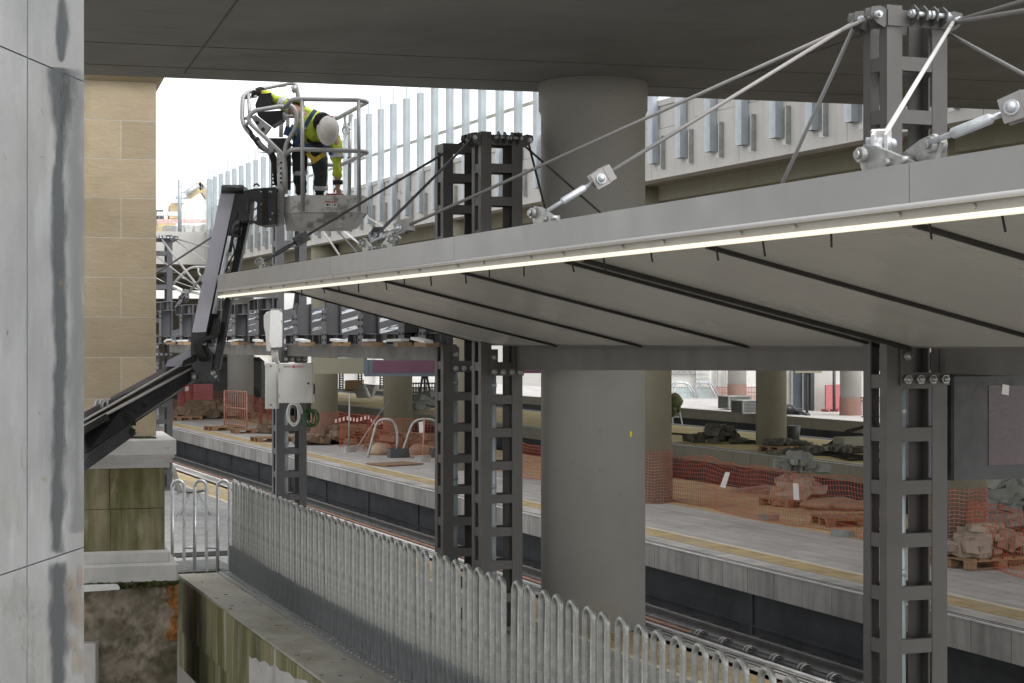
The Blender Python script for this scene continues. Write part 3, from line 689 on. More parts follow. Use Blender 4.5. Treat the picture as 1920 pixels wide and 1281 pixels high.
# ================================================================ lattice columns
CW,CD=.46,.28; ZM=5.20; RS=.343
def column(name,y,label,m,xc=XC,zv=3.0,mastcap=True,plate=True):
    t=thing(name,label,'column',(xc,y,0),0,'lattice canopy columns on the near platform')
    for sx in (-1,1):
        for sy in (-1,1):
            q=MB(); x0=sx*CW/2; y0=sy*CD/2
            q.box(*sorted((x0,x0-sx*.115)),*sorted((y0,y0-sy*.012)),0,ZM); q.box(*sorted((x0,x0-sx*.012)),*sorted((y0-sy*.0125,y0-sy*.085)),0,ZM)
            obj('chord',q,m,t,True)
    z=2.427-7*RS; rings=[]
    me=None
    while z<ZM-.15:
        if me is None:
            q=MB()
            for sy in (-1,1): q.box(-CW/2+.116,CW/2-.116,*sorted((sy*(CD/2-.003),sy*(CD/2-.045))),-.045,.045)
            for sx in (-1,1): q.box(*sorted((sx*(CW/2-.003),sx*(CW/2-.03))),-CD/2+.0855,CD/2-.0855,-.045,.045)
            me=q.mesh('batten',m)
        o=bpy.data.objects.new('batten',me); COL.objects.link(o); o.parent=t; o.location=(0,0,z); z+=RS
    q=MB().tube([(-.065,-.03,.0),(-.065,-.03,2.86)],.042,12)
    for zz in (.6,1.5,2.55): q.tube([(-.065,-.03,zz),(-.065,-.03,zz+.05)],.046,12)
    obj('downpipe',q,M['galv_post'],t,True)
    obj('base_plate',MB().bbox(-.34,.34,-.24,.24,0,.025,.006),m,t,True)
    # mast head: cap plates and eye lugs
    if mastcap:
        h=MB(); zc0,zc1=ZM-.135,ZM-.03
        for sy in (-1,1): h.box(-CW/2,CW/2,*sorted((sy*(CD/2+.001),sy*(CD/2+.012))),zc0,zc1)
        for sx in (-1,1): h.box(*sorted((sx*(CW/2+.001),sx*(CW/2+.012))),-CD/2,CD/2,zc0,zc1)
        obj('mast_head',h,m,t,True)
        for sx in (-1,1):
            for sy in (-1,1):
                for o in (-.035,.035):
                    l=MB().prism([(sx*(CW/2+.013),sy*.10+o-.006,ZM-.15),(sx*(CW/2+.07),sy*.10+o-.006,ZM-.125),(sx*(CW/2+.125),sy*.10+o-.006,ZM-.07),(sx*(CW/2+.115),sy*.10+o-.006,ZM-.02),(sx*(CW/2+.05),sy*.10+o-.006,ZM-.01),(sx*(CW/2+.013),sy*.10+o-.006,ZM-.025)],(0,.012,0))
                    obj('eye_lug',l,m,t,True)
                b_=MB().cyl((sx*(CW/2+.075),sy*.10-.07,ZM-.07),(sx*(CW/2+.075),sy*.10+.07,ZM-.07),.024,n=8).cyl((sx*(CW/2+.075),sy*.10-.09,ZM-.07),(sx*(CW/2+.075),sy*.10-.07,ZM-.07),.014,n=8); obj('lug_bolt',b_,M['galv'],t,True)
        for x in (-.02,.13):
            for o in (-.035,.035):
                l=MB().prism([(x+o-.006,-CD/2-.013,ZM-.13),(x+o-.006,-CD/2-.09,ZM-.10),(x+o-.006,-CD/2-.10,ZM-.04),(x+o-.006,-CD/2-.05,ZM-.0),(x+o-.006,-CD/2-.013,ZM-.0)],(.012,0,0)); obj('eye_lug',l,m,t,True)
            b_=MB().cyl((x-.085,-CD/2-.06,ZM-.06),(x+.085,-CD/2-.06,ZM-.06),.018,n=8).cyl((x-.07,-CD/2-.06,ZM-.06),(x-.045,-CD/2-.06,ZM-.06),.03,n=6).cyl((x+.045,-CD/2-.06,ZM-.06),(x+.07,-CD/2-.06,ZM-.06),.03,n=6); obj('lug_bolt',b_,M['galv'],t,True)
    else:
        h=MB()
        for sy in (-1,1): h.box(-CW/2+.116,CW/2-.116,*sorted((sy*(CD/2-.003),sy*(CD/2-.045))),ZM-.09,ZM)
        for sx in (-1,1): h.box(*sorted((sx*(CW/2-.003),sx*(CW/2-.03))),-CD/2+.0855,CD/2-.0855,ZM-.09,ZM)
        obj('mast_head',h,m,t,True)
    if plate:
        yb=-CD/2-.016
        pz=zv-.255
        obj('connection_plate',MB().box(-.13,CW/2+.01,yb,yb+.012,pz,pz+.085).box(-.14,-.05,yb-.003,yb+.0095,pz,zv+.02),m,t,True)
        for x,z in ((-.095,pz+.04),(.0,pz+.04),(.095,pz+.04),(.19,pz+.04),(-.095,pz+.19)):
            b_=MB().cyl((x,yb-.03,z),(x,yb-.003,z),.030,.030,6); b_.ball((x,yb-.03,z),.022,.022,.022,8,6); obj('bolt',b_,M['galv_dull'],t,True)
    return t
cols=[column('lattice_column',10.05,'grey lattice steel column in the right foreground, cut off by the bottom of the photo',M['steel']),
      column('lattice_column',17.55,'front one of the close pair of lattice columns left of the thick pillar',M['steel'],zv=2.93),
      column('lattice_column',18.74,'rear one of the close pair of lattice columns, slightly shorter in view',M['steel'],zv=2.95,mastcap=False),
      column('lattice_column',26.25,'lattice column carrying the grey cabinets and looped cables',M['steel_far'],zv=2.98),
      column('lattice_column',Yx(300,XC),'farthest lattice column, half hidden behind the sandstone pier',M['steel_far'],zv=2.98)]


# ================================================================ canopy (finished length)
XE=4.22; XVAL=6.62; ZT=EYE+.735; ZVAL=3.0; Y0=2.0; Y1=Yx(408,XE)
cn=thing('platform_canopy','finished grey platform canopy with a lit strip along its front edge','canopy',(5.4,10,3.2))
f=MB(); jn=[Y0,6.3,11.9,Yx(620,XE),Yx(465,XE),Y1]
for ya,yb in zip(jn[:-1],jn[1:]): f.box(XE,XE+.02,ya+.003,yb-.003,ZT-.17,ZT); f.box(XE+.0205,XE+.12,ya+.003,yb-.003,ZT-.012,ZT)
f.box(XE-.0,4.9,Y1+.001,Y1+.014,ZT-.245,ZT)
obj('fascia',f,M['fascia'],cn)
l=MB().tube([(XE-.004,Y0,ZT-.178),(XE-.004,Y1,ZT-.178)],.013,8); obj('drip_lip',l,M['lip'],cn)
ch=MB().box(XE+.028,XE+.045,Y0,Y1,ZT-.232,ZT-.165)
y=Y0+.3; k=0
while y<Y1:
    ch.cyl((XE+.012,y,ZT-.207),(XE+.028,y,ZT-.207),.011,n=8); y+=.52 if k%2 else .85; k+=1
obj('light_channel',ch,M['channel'],cn)
led=MB(); y=Y0
while y<Y1:
    led.box(XE+.002,XE+.05,y+.004,min(y+1.25,Y1)-.004,ZT-.252,ZT-.232); y+=1.25
obj('led_strip',led,M['led'],cn)
zs0=ZT-.225
def sof(x): return zs0+(ZVAL-zs0)*(x-(XE+.06))/(XVAL-XE-.06)
seams=[10.15+1.87*k for k in range(-5,6)]
YS0,YS1=Yx(520,XE),Yx(908,XVAL)
edges=[Y0]+[s_ for s_ in seams if Y0<s_<YS0-.4]+[None]
sl=None
for ya,yb in zip(edges[:-1],edges[1:]):
    p=MB(); yl,yv=(yb,yb) if yb else (YS0,YS1)
    p.add([(XE+.06,ya+.004,sof(XE+.06)),(XVAL,ya+.004,ZVAL),(XVAL,yv-.004,ZVAL),(XE+.06,yl-.004,sof(XE+.06)),(XE+.06,ya+.004,sof(XE+.06)+.03),(XVAL,ya+.004,ZVAL+.03),(XVAL,yv-.004,ZVAL+.03),(XE+.06,yl-.004,sof(XE+.06)+.03)],
          [(0,1,2,3),(7,6,5,4),(0,4,5,1),(1,5,6,2),(2,6,7,3),(3,7,4,0)])
    obj('soffit_panel',p,M['soffit'],cn)
def rib(y,w=.036,h=.022):
    return MB().prism([(XE+.10,y-w/2,sof(XE+.10)-.003),(XVAL,y-w/2,ZVAL-.003),(XVAL,y-w/2,ZVAL-h),(XE+.10,y-w/2,sof(XE+.10)-h)],(0,w,0))
for y in seams:
    if Y0<y<YS0-.2: obj('seam_rib',rib(y),M['rubber'],cn)
for y in (10.15-.27,):
    obj('seam_rib',rib(y,.045,.028),M['rubber'],cn)
obj('end_trim',MB().prism([(XE+.06,YS0+.003,sof(XE+.06)-.012),(XVAL,YS1+.003,ZVAL-.012),(XVAL,YS1+.003,ZVAL+.13),(XE+.10,YS0+.003,ZT-.02)],(0,.03,0)),M['rubber'],cn)
for y in seams:
    for o in (-.62,-.14,.62):
        if Y0<y+o<YS0: obj('hanging_tie',MB().bar((XE+.075,y+o,zs0+.0),(XE+.085+random.uniform(-.01,.01),y+o-.012+random.uniform(-.02,.02),zs0-.075-random.uniform(0,.03)),.010,.004,(0,1,0)),M['rubber'],cn)
rf=MB().prism([(XE+.12,Y0,ZT-.02),(XVAL+.02,Y0,ZVAL+.16),(XVAL+.02,Y0,ZVAL+.12),(XE+.12,Y0,ZT-.06)],(0,YS0-.05-Y0,0))
rf.prism([(XVAL+.20,Y0,ZVAL+.12),(7.12,Y0,ZVAL+.22),(7.12,Y0,ZVAL+.18),(XVAL+.20,Y0,ZVAL+.08)],(0,YS1-Y0,0))
rf.prism([(7.141,Y0,ZVAL+.22),(8.75,Y0,ZT-.02),(8.75,Y0,ZT-.06),(7.141,Y0,ZVAL+.18)],(0,11.5,0))  # wide near wing, out of view, added to shade the right column
obj('roof_sheet',rf,M['roofdark'],cn)
obj('track_side_fascia',MB().box(7.121,7.14,Y0+11.51,YS1,ZVAL+.06,ZVAL+.24).box(8.751,8.77,Y0,Y0+11.5,ZT-.2,ZT),M['fascia'],cn)
obj('valley_gutter',MB().box(XVAL-.005,XVAL+.20,Y0,YS1,ZVAL-.012,ZVAL-.001),M['steel_beam'],cn)
# valley beams between the columns
vb=MB(); x0,x1=6.86,6.98
def beam(ya,yb,ba,bb,ta,tb):
    return MB().add([(x0,ya,ba),(x1,ya,ba),(x1,yb,bb),(x0,yb,bb),(x0,ya,ta),(x1,ya,ta),(x1,yb,tb),(x0,yb,tb)],[(0,3,2,1),(4,5,6,7),(0,1,5,4),(1,2,6,5),(2,3,7,6),(3,0,4,7)])
obj('valley_beam',beam(10.20,17.39,2.832,2.735,3.03,3.02),M['steel_beam'],cn)
obj('valley_beam',beam(Y0,9.89,2.80,2.822,2.99,3.02),M['steel_beam'],cn)
# anchor lugs on the front edge, one stay each
def lug(y,sgn=1,parent=cn,x=XE+.03,z=ZT):
    p=MB().prism([(x-.01,y-.30*sgn,z-.0),(x-.01,y+.10*sgn,z),(x-.01,y+.14*sgn,z+.075),(x-.01,y+.09*sgn,z+.115),(x-.01,y+.0,z+.10)],(.022,0,0))
    p.cyl((x-.035,y+.09*sgn,z+.07),(x+.04,y+.09*sgn,z+.07),.034,n=10); p.cyl((x-.05,y+.09*sgn,z+.07),(x-.035,y+.09*sgn,z+.07),.02,n=8)
    for k in (-.22,-.1): p.cyl((x-.03,y+k*sgn,z+.02),(x+.03,y+k*sgn,z+.02),.018,n=6)
    return obj('anchor_lug',p,M['galv_dull'],parent)
def stay(head,foot,label,r=.013,m='rodgrey',turn=.62,white='galv'):
    head=Vector(head); foot=Vector(foot); d=(head-foot).normalized()
    t=thing('stay_rod',label,'stay',foot,0,'stay rods from the masts to the canopy')
    k=foot+d*turn
    obj('rod',MB().tube([head,k+d*.08],r,8),M[m],t)
    if turn:
        sd=d.cross(Vector((0,0,1))).normalized(); up=sd.cross(d)
        c=MB()
        for s_ in (-1,1): c.prism([k+sd*.028*s_+up*.05-d*.05,k+sd*.028*s_-up*.05-d*.05,k+sd*.028*s_-up*.055+d*.05,k+sd*.028*s_+up*.055+d*.05],sd*.014)
        c.prism([k+d*.045-sd*.04-up*.05,k+d*.045+sd*.045-up*.05,k+d*.045+sd*.045+up*.05,k+d*.045-sd*.04+up*.05],d*.05)
        obj('clevis',c,M[m],t)
        obj('pin',MB().cyl(k-sd*.055,k+sd*.055,.032,n=10).ball(k+sd*.055,.024),M[white],t)
        obj('turnbuckle',MB().tube([foot,k-d*.03],.013,8).tube([foot+d*turn*.28,foot+d*turn*.31,foot+d*turn*.72,foot+d*turn*.75],[.014,.023,.023,.014],10),M[white],t)
    return t
hd=lambda y,sx=-1,sy=-1:(XC+sx*(CW/2+.075),y+sy*.10,ZM-.07)
Ya=Yx(1006,XE); Yb=Yx(682,XE); Yc=Yx(1633,XE); Yd=Yx(486,XE)
Ye=Yx(1700,XE)
for y,s_,dx in ((Ya,-1,0),(Yb,-1,0),(Yc,-1,0),(Ye,1,.045),(Yd,-1,0),(Yb-.45,1,.045)): lug(y,-s_,x=XE+.03+dx)
ft=lambda y:(XE+.03,y,ZT+.07)
stay(hd(10.05,-1,1),ft(Ya-.09),'pale stay rod with white turnbuckle meeting the canopy edge before the thick pillar',turn=.40)
stay(hd(10.05,-1,-1),ft(Yb-.12),'longest pale stay rod, from the right mast to left of the column pair',turn=.36)
stay(hd(10.05,1,-1),ft(Yc+.03),'bright steep stay rod in front of the right mast',m='lip',turn=.22)
stay((XC-.2,2.6,ZM-.06),ft(Ye-.09),'stay rod with white turnbuckle entering from the right edge of the photo',turn=.40)
stay(hd(17.55,-1,1),ft(Yd-.09),'dark stay rod crossing in front of the lift basket',m='steel_far',turn=.42,white='steel_far')
stay(hd(17.55,-1,-1),ft(Yb-.05),'dark stay rod from the front column of the pair to the shared canopy anchor',m='steel_far',turn=.22)
# rear stays to the track side
XB=7.13; fb_=lambda px:(XB,Yx(px,XB),ZVAL+.24)
stay(hd(10.05,-1,1),fb_(1352),'thin dark rod sloping left behind the right mast',r=.014,m='fascia',turn=0)
stay(hd(17.55,1,1),fb_(1345),'dark rod falling right from the column pair across the thick pillar',r=.012,m='steel_far',turn=0)
stay(hd(17.55,1,-1),fb_(1075),'dark rod from the column pair that meets the canopy right of the thick pillar',r=.012,m='steel_far',turn=0)
stay(hd(10.05,1,1),(7.13,6.3,ZVAL+.24),'lower rod leaving the right mast towards the right edge of the photo',r=.014,turn=0)
stay(hd(10.05,1,-1),(XC+.3,2.6,ZM+.0),'upper nearly level rod leaving the right mast to the right',r=.014,turn=0)
stay(hd(10.05,1,0),(XC-.1,3.2,4.6),'middle rod leaving the right mast to the right',r=.016,turn=0)
for sgn,lab in ((-1,'short stay rod from the cabinet column towards the lift boom'),(1,'thin stay rod from the cabinet column away from the lift')):
    stay(hd(26.25,-1,sgn),(4.3,26.25+sgn*3.6,3.45),lab,r=.016,m='steel_far',turn=.35,white='steel_far')
    stay(hd(26.25,1,sgn),(7.6,26.25+sgn*3.4,3.3),lab.replace('rod','track side rod'),r=.012,m='steel_far',turn=0)
YF=Yx(300,XC)
stay(hd(YF,0,-1),W(377,545,33.2),'white stay rod falling steeply from the farthest column to the roof frame',r=.022,m='rodgrey',turn=0)
stay(hd(YF,1,-1),W(425,472,33),'upper of two dark stay rods leaving the farthest column to the right',r=.018,m='rodgrey',turn=0)
stay(hd(YF,1,1),W(405,505,32.5),'lower of two thin stay rods leaving the farthest column to the right',r=.014,m='rodgrey',turn=0)
stay(W(292,480,36),W(372,540,33.5),'thin rod crossing low behind the farthest column',r=.014,m='rodgrey',turn=0)
stay(W(690,408,30),W(752,447,26),'bright rod end rising behind the lift basket floor',r=.016,m='rodgrey',turn=0)
stay(W(600,425,30),W(637,480,26),'bright thin rod falling below the lift basket floor',r=.016,m='rodgrey',turn=0)
stay(W(640,430,30),W(690,470,26),'grey thin rod falling below the right part of the basket floor',r=.016,m='galv',turn=0)

# ================================================================ unfinished roof frame of the next canopy
rfm=thing('roof_frame','unfinished canopy frame of charcoal steel girders with loose roofing sheets','roof frame',(XC,27,3.0))
ya,yb=18.95,39.0
obj('valley_beam',MB().box(6.62,6.76,ya,26.08,2.815,2.985).box(6.62,6.76,26.42,35.4,2.815,2.985),M['steel_beam'],rfm)
def zt(y): return EYE+.50+.23*(y-20)/16
k=0
for px in (800,760,683,614,560,488,444,395,344,305,275):
    y=Yx(px,6.35); zl=zt(y)+(.04 if k%2 else -.03); L_=1.30
    if px<560:
        q=MB(); q.box(6.40,6.42,y-.55,y+L_-.6,zl-.15,zl); q.box(6.33,6.50,y-.55,y+L_-.6,zl+.001,zl+.014); q.box(6.34,6.50,y-.55,y+L_-.6,zl-.166,zl-.152)
        for s_ in (-.5,-.1,.35,.68): q.box(6.34,6.399,y+s_,y+s_+.014,zl-.15,zl)
        obj('top_girder',q,M['steel_far'],rfm)
    q=MB().box(6.40,6.42,y-.55,y+L_-.6,3.0,3.115); q.box(6.33,6.50,y-.55,y+L_-.6,2.988,2.999); q.box(6.33,6.50,y-.55,y+L_-.6,3.116,3.128)
    for s_ in (-.5,-.1,.35,.68): q.box(6.34,6.399,y+s_,y+s_+.014,3.0,3.115)
    obj('bottom_girder',q,M['steel_far'],rfm)
    q=MB().box(6.31,6.325,y-.02,y+.02,3.0,zl); q.box(6.326,6.52,y-.05,y-.035,3.0,zl-.02); q.box(6.50,6.52,y-.09,y+.06,3.13,zl-.01); q.box(6.300,6.309,y-.11,y+.11,3.0,zl-.16)
    for zz in (3.05,3.12,zl-.22,zl-.3): q.cyl((6.285,y-.07,zz),(6.30,y-.07,zz),.018,n=6); q.cyl((6.285,y+.07,zz),(6.30,y+.07,zz),.018,n=6)
    obj('web_plate',q,M['steel_far'],rfm); k+=1
k=0; y=19.4
while y<38:
    zr=3.10
    p=MB()
    for j in range(14):
        x_=6.75+j*.14; zz=3.02+.62*(x_-6.75)/2
        p.add([(x_,y,zz),(x_+.07,y,zz+.035),(x_+.07,y+1.9,zz+.035),(x_,y+1.9,zz)],[(0,1,2,3)]); p.add([(x_+.07,y,zz+.035),(x_+.14,y,zz+.02),(x_+.14,y+1.9,zz+.02),(x_+.07,y+1.9,zz+.035)],[(0,1,2,3)])
    obj('roofing_sheet',p,M['galv_post'] if k%3 else M['fascia'],rfm)
    for e_ in (0.1,):
        obj('rafter',MB().bar((6.55,y-.05,3.06),(8.75,y-.05,3.66),.05,.09),M['steel_far'],rfm)
    y+=2.02; k+=1
wd=None
for i,px in enumerate((320,347,448,490,575,640,700,755,800)):
    p=onX(px,645,6.22); y=p.y
    b_=MB().cbox((6.22,y,2.998),.16,.30,.05,random.uniform(-.2,.2)); o=obj('packing_block',b_,M['newwood'],None); 
    tag(o,'new timber packing block lying on the valley beam under the steel girders','block','packing blocks under the roof frame')
    b_=MB().cbox((6.18,y+.05,3.045),.10,.42,.03,random.uniform(-.15,.15),random.uniform(-.1,.1)); o=obj('white_board',b_,M['white'],None)
    tag(o,'white offcut board lying on a timber block under the steel girders','board','white boards under the roof frame')
# ================================================================ boom lift
def C3(x,y,Z): return W(420+x/3.768,130+y/3.768,Z)      # survey points of the basket
def C4(x,y,Z): return W(280+x/3.285,330+y/3.285,Z)      # upper boom
def C5(x,y,Z): return W(150+x/3.049,480+y/3.049,Z)      # lower boom
base=W(-260,1000,18.2)
lift=thing('boom_lift','black and grey articulated boom lift holding a worker in its raised basket','lift',(base.x,base.y,-4.2))
# chassis stands in the lower street behind the concrete pier
ch=MB().bbox(base.x-1.1,base.x+1.1,base.y-2,base.y+2,-3.7,-2.7,.08); obj('chassis',ch,M['black'],lift)
for sx in (-1,1):
    for sy in (-1,1):
        c=Vector((base.x+sx*1.1,base.y+sy*1.4,-3.7)); w=obj('wheel',MB().tube([c-Vector((.16,0,0)),c-Vector((.13,0,0)),c+Vector((.13,0,0)),c+Vector((.16,0,0))],[.42,.5,.5,.42],20),M['rubber'],lift)
        obj('rim',MB().cyl(c-Vector((.17,0,0)),c+Vector((.17,0,0)),.26,n=16),M['offwhite'],w)
k0=W(-260,930,18.2); obj('turret',MB().bbox(base.x-.8,base.x+.8,base.y-1.2,base.y+1.2,-2.7,-1.2,.06).bar((base.x,base.y,-1.4),(k0.x,k0.y,k0.z),.5,.5,(1,0,0)),M['boomgrey'],lift)
Za,Zb=19.0,20.2
def boomsec(profile,d0,d1,width,m,name,parent,camdir=None):
    """profile: image outline (points in survey px of C5) at depth going d0->d1 along the boom; thickness = width away from the viewer"""
    b=MB(); f=[p for p in profile]; n=len(f)
    vs=f+[p+FW*width for p in f]
    b.add(vs,[tuple(range(n)),tuple(range(2*n-1,n-1,-1))]+[(i,n+i,n+(i+1)%n,(i+1)%n) for i in range(n)])
    return obj(name,b,m,parent)
lb=[C5(-420,1215,18.5),C5(30,960,Za),C5(290,822,19.55),C5(640,620,20.15),C5(705,600,Zb),C5(715,665,Zb),C5(290,955,19.55),C5(30,1130,Za),C5(-420,1400,18.5)]
lbo=boomsec(lb,0,0,.36,M['black'],'lower_boom',lift)
tp=[C5(-420,1155,18.62),C5(30,890,19.12),C5(500,632,20.05),C5(610,628,20.15),C5(640,610,20.2),C5(300,800,19.66),C5(30,945,19.12),C5(-420,1210,18.62)]
boomsec([p-FW*.03 for p in tp],0,0,.34,M['boomtop'],'boom_top_plate',lbo)
hd_=MB().tube([C5(-420,1185,18.52),C5(30,935,18.97),C5(300,782,19.52),C5(645,585,20.1)],.012,6); hd_.tube([C5(-420,1250,18.5),C5(30,968,18.97),C5(300,826,19.52),C5(640,640,20.1)],.016,6); obj('edge_rail',hd_,M['lip'],lbo)
cp=[C5(495,632,20.0),C5(510,597,20.0),C5(590,556,20.1),C5(660,520,20.15),C5(700,530,20.2),C5(700,600,20.2),C5(585,634,20.1)]
boomsec([p-FW*.08 for p in cp],0,0,.40,M['boomgrey'],'boom_end_cover',lbo)
boomsec([C5(585,632,19.98)-FW*.03,C5(592,600,19.98)-FW*.03,C5(690,548,20.1)-FW*.03,C5(690,592,20.1)-FW*.03],0,0,.03,M['black'],'cover_seam',lbo)
# energy chain along the underside
ec=MB()
for k in range(34):
    t_=k/33; p=C5(-120,1290,18.75).lerp(C5(285,1000,19.5),t_); ec.cbox(p,.075,.10,.13,-TH,0,-.55)
obj('cable_chain',ec,M['black'],lbo)
ec2=MB()
for k in range(22):
    t_=k/21; p=C5(-120,1085,18.7).lerp(C5(150,925,19.15),t_); ec2.cbox(p-FW*.03,.05,.06,.07,-TH,0,-.5)
obj('cable_chain',ec2,M['rubber'],lbo)
lp=MB()
for r_ in (.055,.075,.095): lp.tube([C5(265,970,19.42)+RT*r_*math.cos(a_)+Vector((0,0,1.5*r_*math.sin(a_))) for a_ in [i*.4 for i in range(16)]],.012,6)
obj('hose_loop',lp,M['rubber'],lbo)
fi=MB()
for x,y in ((90,850),(118,842),(130,855),(158,840),(86,862)): 
    p=C5(x,y,19.25); fi.tube([p-Vector((0,0,.05)),p+Vector((0,0,.03)),p+Vector((.03,0,.045))],.012,6)
obj('hydraulic_fitting',fi,M['galv'],lbo)
bt=MB()
for x,y in ((320,880),(375,835),(382,845),(450,800),(485,770),(520,745),(240,945)): bt.ball(C5(x,y,19.5+.45*(x-290)/350)-FW*.01,.018,nu=8,nv=6)
obj('bolt',bt,M['rubber'],lbo)
obj('warning_label',MB().prism([C5(600,742,19.98),C5(620,734,20.0),C5(622,768,20.0),C5(602,775,19.98)],FW*-.012),M['white'],lbo)
obj('warning_label',MB().prism([C5(600,742,19.96),C5(620,734,19.98),C5(620,743,19.98),C5(600,751,19.96)],FW*-.012),M['inkred'],lbo)
# knuckle
kn=MB(); kn.prism([C5(640,440,20.05),C5(715,435,20.05),C5(735,520,20.05),C5(760,560,20.05),C5(752,700,20.05),C5(700,720,20.05),C5(640,640,20.05),C5(632,520,20.05)],FW*.42)
kn.cyl(C5(672,520,20.25),C5(728,520,20.25),.07,n=16); kn.cyl(C5(650,640,20.25),C5(735,640,20.25),.08,n=16); kn.cyl(C5(765,685,20.0),C5(765,685,20.5),.07,n=14)
kn.bar(C5(640,690,20.1),C5(790,690,20.1),.12,.10)
obj('knuckle',kn,M['black'],lift)
for x,y,r_ in ((655,692,.03),(762,672,.034),(775,692,.026),(712,505,.026)): obj('pivot_pin',MB().ball(C5(x,y,20.0),r_),M['galv_dull'],lift)
hs=MB()
for k in range(5):
    o=RT*(.022*k)-FW*.02*k
    hs.tube([p+o for p in fillet([C5(690,600,20.0),C5(660,545,19.98),C5(648,495,19.98),C5(690,478,19.98),C5(760,455,20.0),C5(755,360,20.05)],.25,6)],.014,6)
for k in range(3):
    o=RT*(.02*k); hs.tube([p+o for p in fillet([C5(770,330,20.15),C5(752,420,20.1),C5(722,480,20.1),C5(735,500,20.1)],.2,6)],.012,6)
obj('hose',hs,M['rubber'],lift)
# upper boom
ub=[C4(440,100,20.2),C4(530,98,20.2),C4(348,962,20.0),C4(262,962,20.0)]
ubo=boomsec(ub,0,0,.30,M['boomgrey'],'upper_boom',lift)
sd=[C4(531,98,20.16),C4(600,112,20.16),C4(560,180,20.16),C4(478,420,20.1),C4(424,640,20.08),C4(376,900,20.0),C4(350,1000,20.0)]
boomsec([p+FW*.0 for p in sd],0,0,.34,M['black'],'boom_side',ubo)
rod=MB().tube([C4(498,372,20.05),C4(452,592,20.03),C4(400,850,20.0)],.028,8); obj('lift_cylinder',rod,M['galv'],ubo)
rod2=MB().tube([C4(518,350,20.03),C4(498,470,20.03)],.016,6).tube(fillet([C4(515,420,20.0),C4(528,470,19.98),C4(498,520,20.0),C4(470,590,20.0)],.12,5),.01,6); obj('hose',rod2,M['rubber'],ubo)
arm=MB().prism([C4(560,290,20.3),C4(610,290,20.3),C4(548,580,20.25),C4(500,780,20.2),C4(425,1195,20.1),C4(385,1195,20.1),C4(462,780,20.2),C4(505,580,20.25)],FW*.16)
obj('levelling_arm',arm,M['black'],lift)
obj('arm_edge',MB().prism([C4(497,720,20.12),C4(507,720,20.12),C4(427,1190,20.04),C4(416,1190,20.04)],FW*.03),M['rubber'],lift)
obj('warning_label',MB().prism([C4(497,728,20.1),C4(508,728,20.1),C4(506,760,20.1),C4(495,760,20.1)],FW*-.01),M['white'],lift)
cl=MB(); cl.tube([C4(515,735,20.0),C4(540,725,20.0),C4(562,740,20.0)],.02,6); cl.cyl(C4(530,730,20.05),C4(530,770,20.05),.03,n=8); cl.ball(C4(548,725,20.0),.03); cl.ball(C4(540,760,20.0),.025); obj('fitting',cl,M['galv'],lift)
# jib head
jh=MB().prism([C4(440,100,20.15),C4(452,70,20.15),C4(480,60,20.15),C4(500,66,20.15),C4(556,60,20.15),C4(580,62,20.15),C4(585,92,20.15),C4(640,78,20.15),C4(775,68,20.15),C4(775,298,20.15),C4(690,308,20.15),C4(640,292,20.15),C4(622,275,20.15),C4(660,275,20.15),C4(664,165,20.15),C4(622,142,20.15),C4(612,290,20.15),C4(555,270,20.15),C4(530,105,20.15)],FW*.34)
jh.cyl(C4(446,84,20.14),C4(582,84,20.14),.045,n=14); jh.cyl(C4(452,84,20.3),C4(575,84,20.3),.055,n=14)
obj('jib_bracket',jh,M['black'],lift)
jr=MB()
for x in (700,714): jr.bar(C4(x,75,20.11),C4(x,300,20.11),.012,.02)
jr.tube(arc(C4(660,66,20.3),.03,0,math.pi,6,RT,(0,0,1)),.01,6)
obj('bracket_rib',jr,M['rubber'],lift)
bt=MB()
for x,y in ((688,100),(690,175),(742,98),(758,232),(700,232),(750,100),(600,170),(745,270)): bt.ball(C4(x,y,20.145),.014,nu=8,nv=6)
obj('bolt',bt,M['galv_dull'],lift)
jd=MB().cyl(C4(548,270,20.15),C4(530,370,20.1),.06,n=10).cyl(C4(590,265,20.1),C4(590,290,20.1),.05,n=8).bar(C4(600,160,20.05),C4(596,215,20.05),.05,.03); jd.cyl(C4(520,350,20.1),C4(545,350,20.1),.04,n=8); obj('jib_cylinder',jd,M['black'],lift)

# ---------------------------------------------------------------- basket
Zf,Zr=20.05,20.95
bk=obj('basket',MB().box(0,0,0,0,0,0),M['pan'],lift) if False else None
# floor pan and toe boards, one part
pan=MB()
a=C3(468,895,Zf+.12); b=C3(555,897,Zf); c=C3(960,907,Zf); d=C3(1020,905,Zr)
zt_=a.z; zb_=C3(700,1010,Zf).z; 
corners=[C3(422,900,Zf+.3),C3(468,900,Zf+.12),C3(555,900,Zf),C3(962,900,Zf),C3(1018,900,Zf+.30),C3(930,900,Zr),C3(420,900,Zr)]
n=len(corners)
for i in range(n):
    p,q=corners[i],corners[(i+1)%n]
    dd=(q-p); dd.z=0; dd.normalize(); nn=Vector((-dd.y,dd.x,0))
    pan.prism([(p.x,p.y,zb_),(q.x,q.y,zb_),(q.x,q.y,zt_),(p.x,p.y,zt_)],nn*.012)
low=[C3(422,1000,Zf+.34),C3(470,1060,Zf+.25),C3(930,1085,Zf+.14),C3(950,1040,Zf+.3),C3(900,1000,Zr-.05),C3(430,1000,Zr-.05)]
vs=[(p.x,p.y,zb_-.001) for p in corners]
pan.add(vs,[tuple(range(n))])
hull=[(p.x,p.y,zb_-.16) for p in (C3(440,900,Zf+.36),C3(500,900,Zf+.2),C3(900,900,Zf+.14),C3(940,900,Zf+.36),C3(880,900,Zr-.08),C3(440,900,Zr-.08))]
top=[(p.x,p.y,zb_-.002) for p in (C3(424,900,Zf+.31),C3(480,900,Zf+.10),C3(955,900,Zf+.02),C3(1010,900,Zf+.30),C3(920,900,Zr-.01),C3(424,900,Zr-.01))]
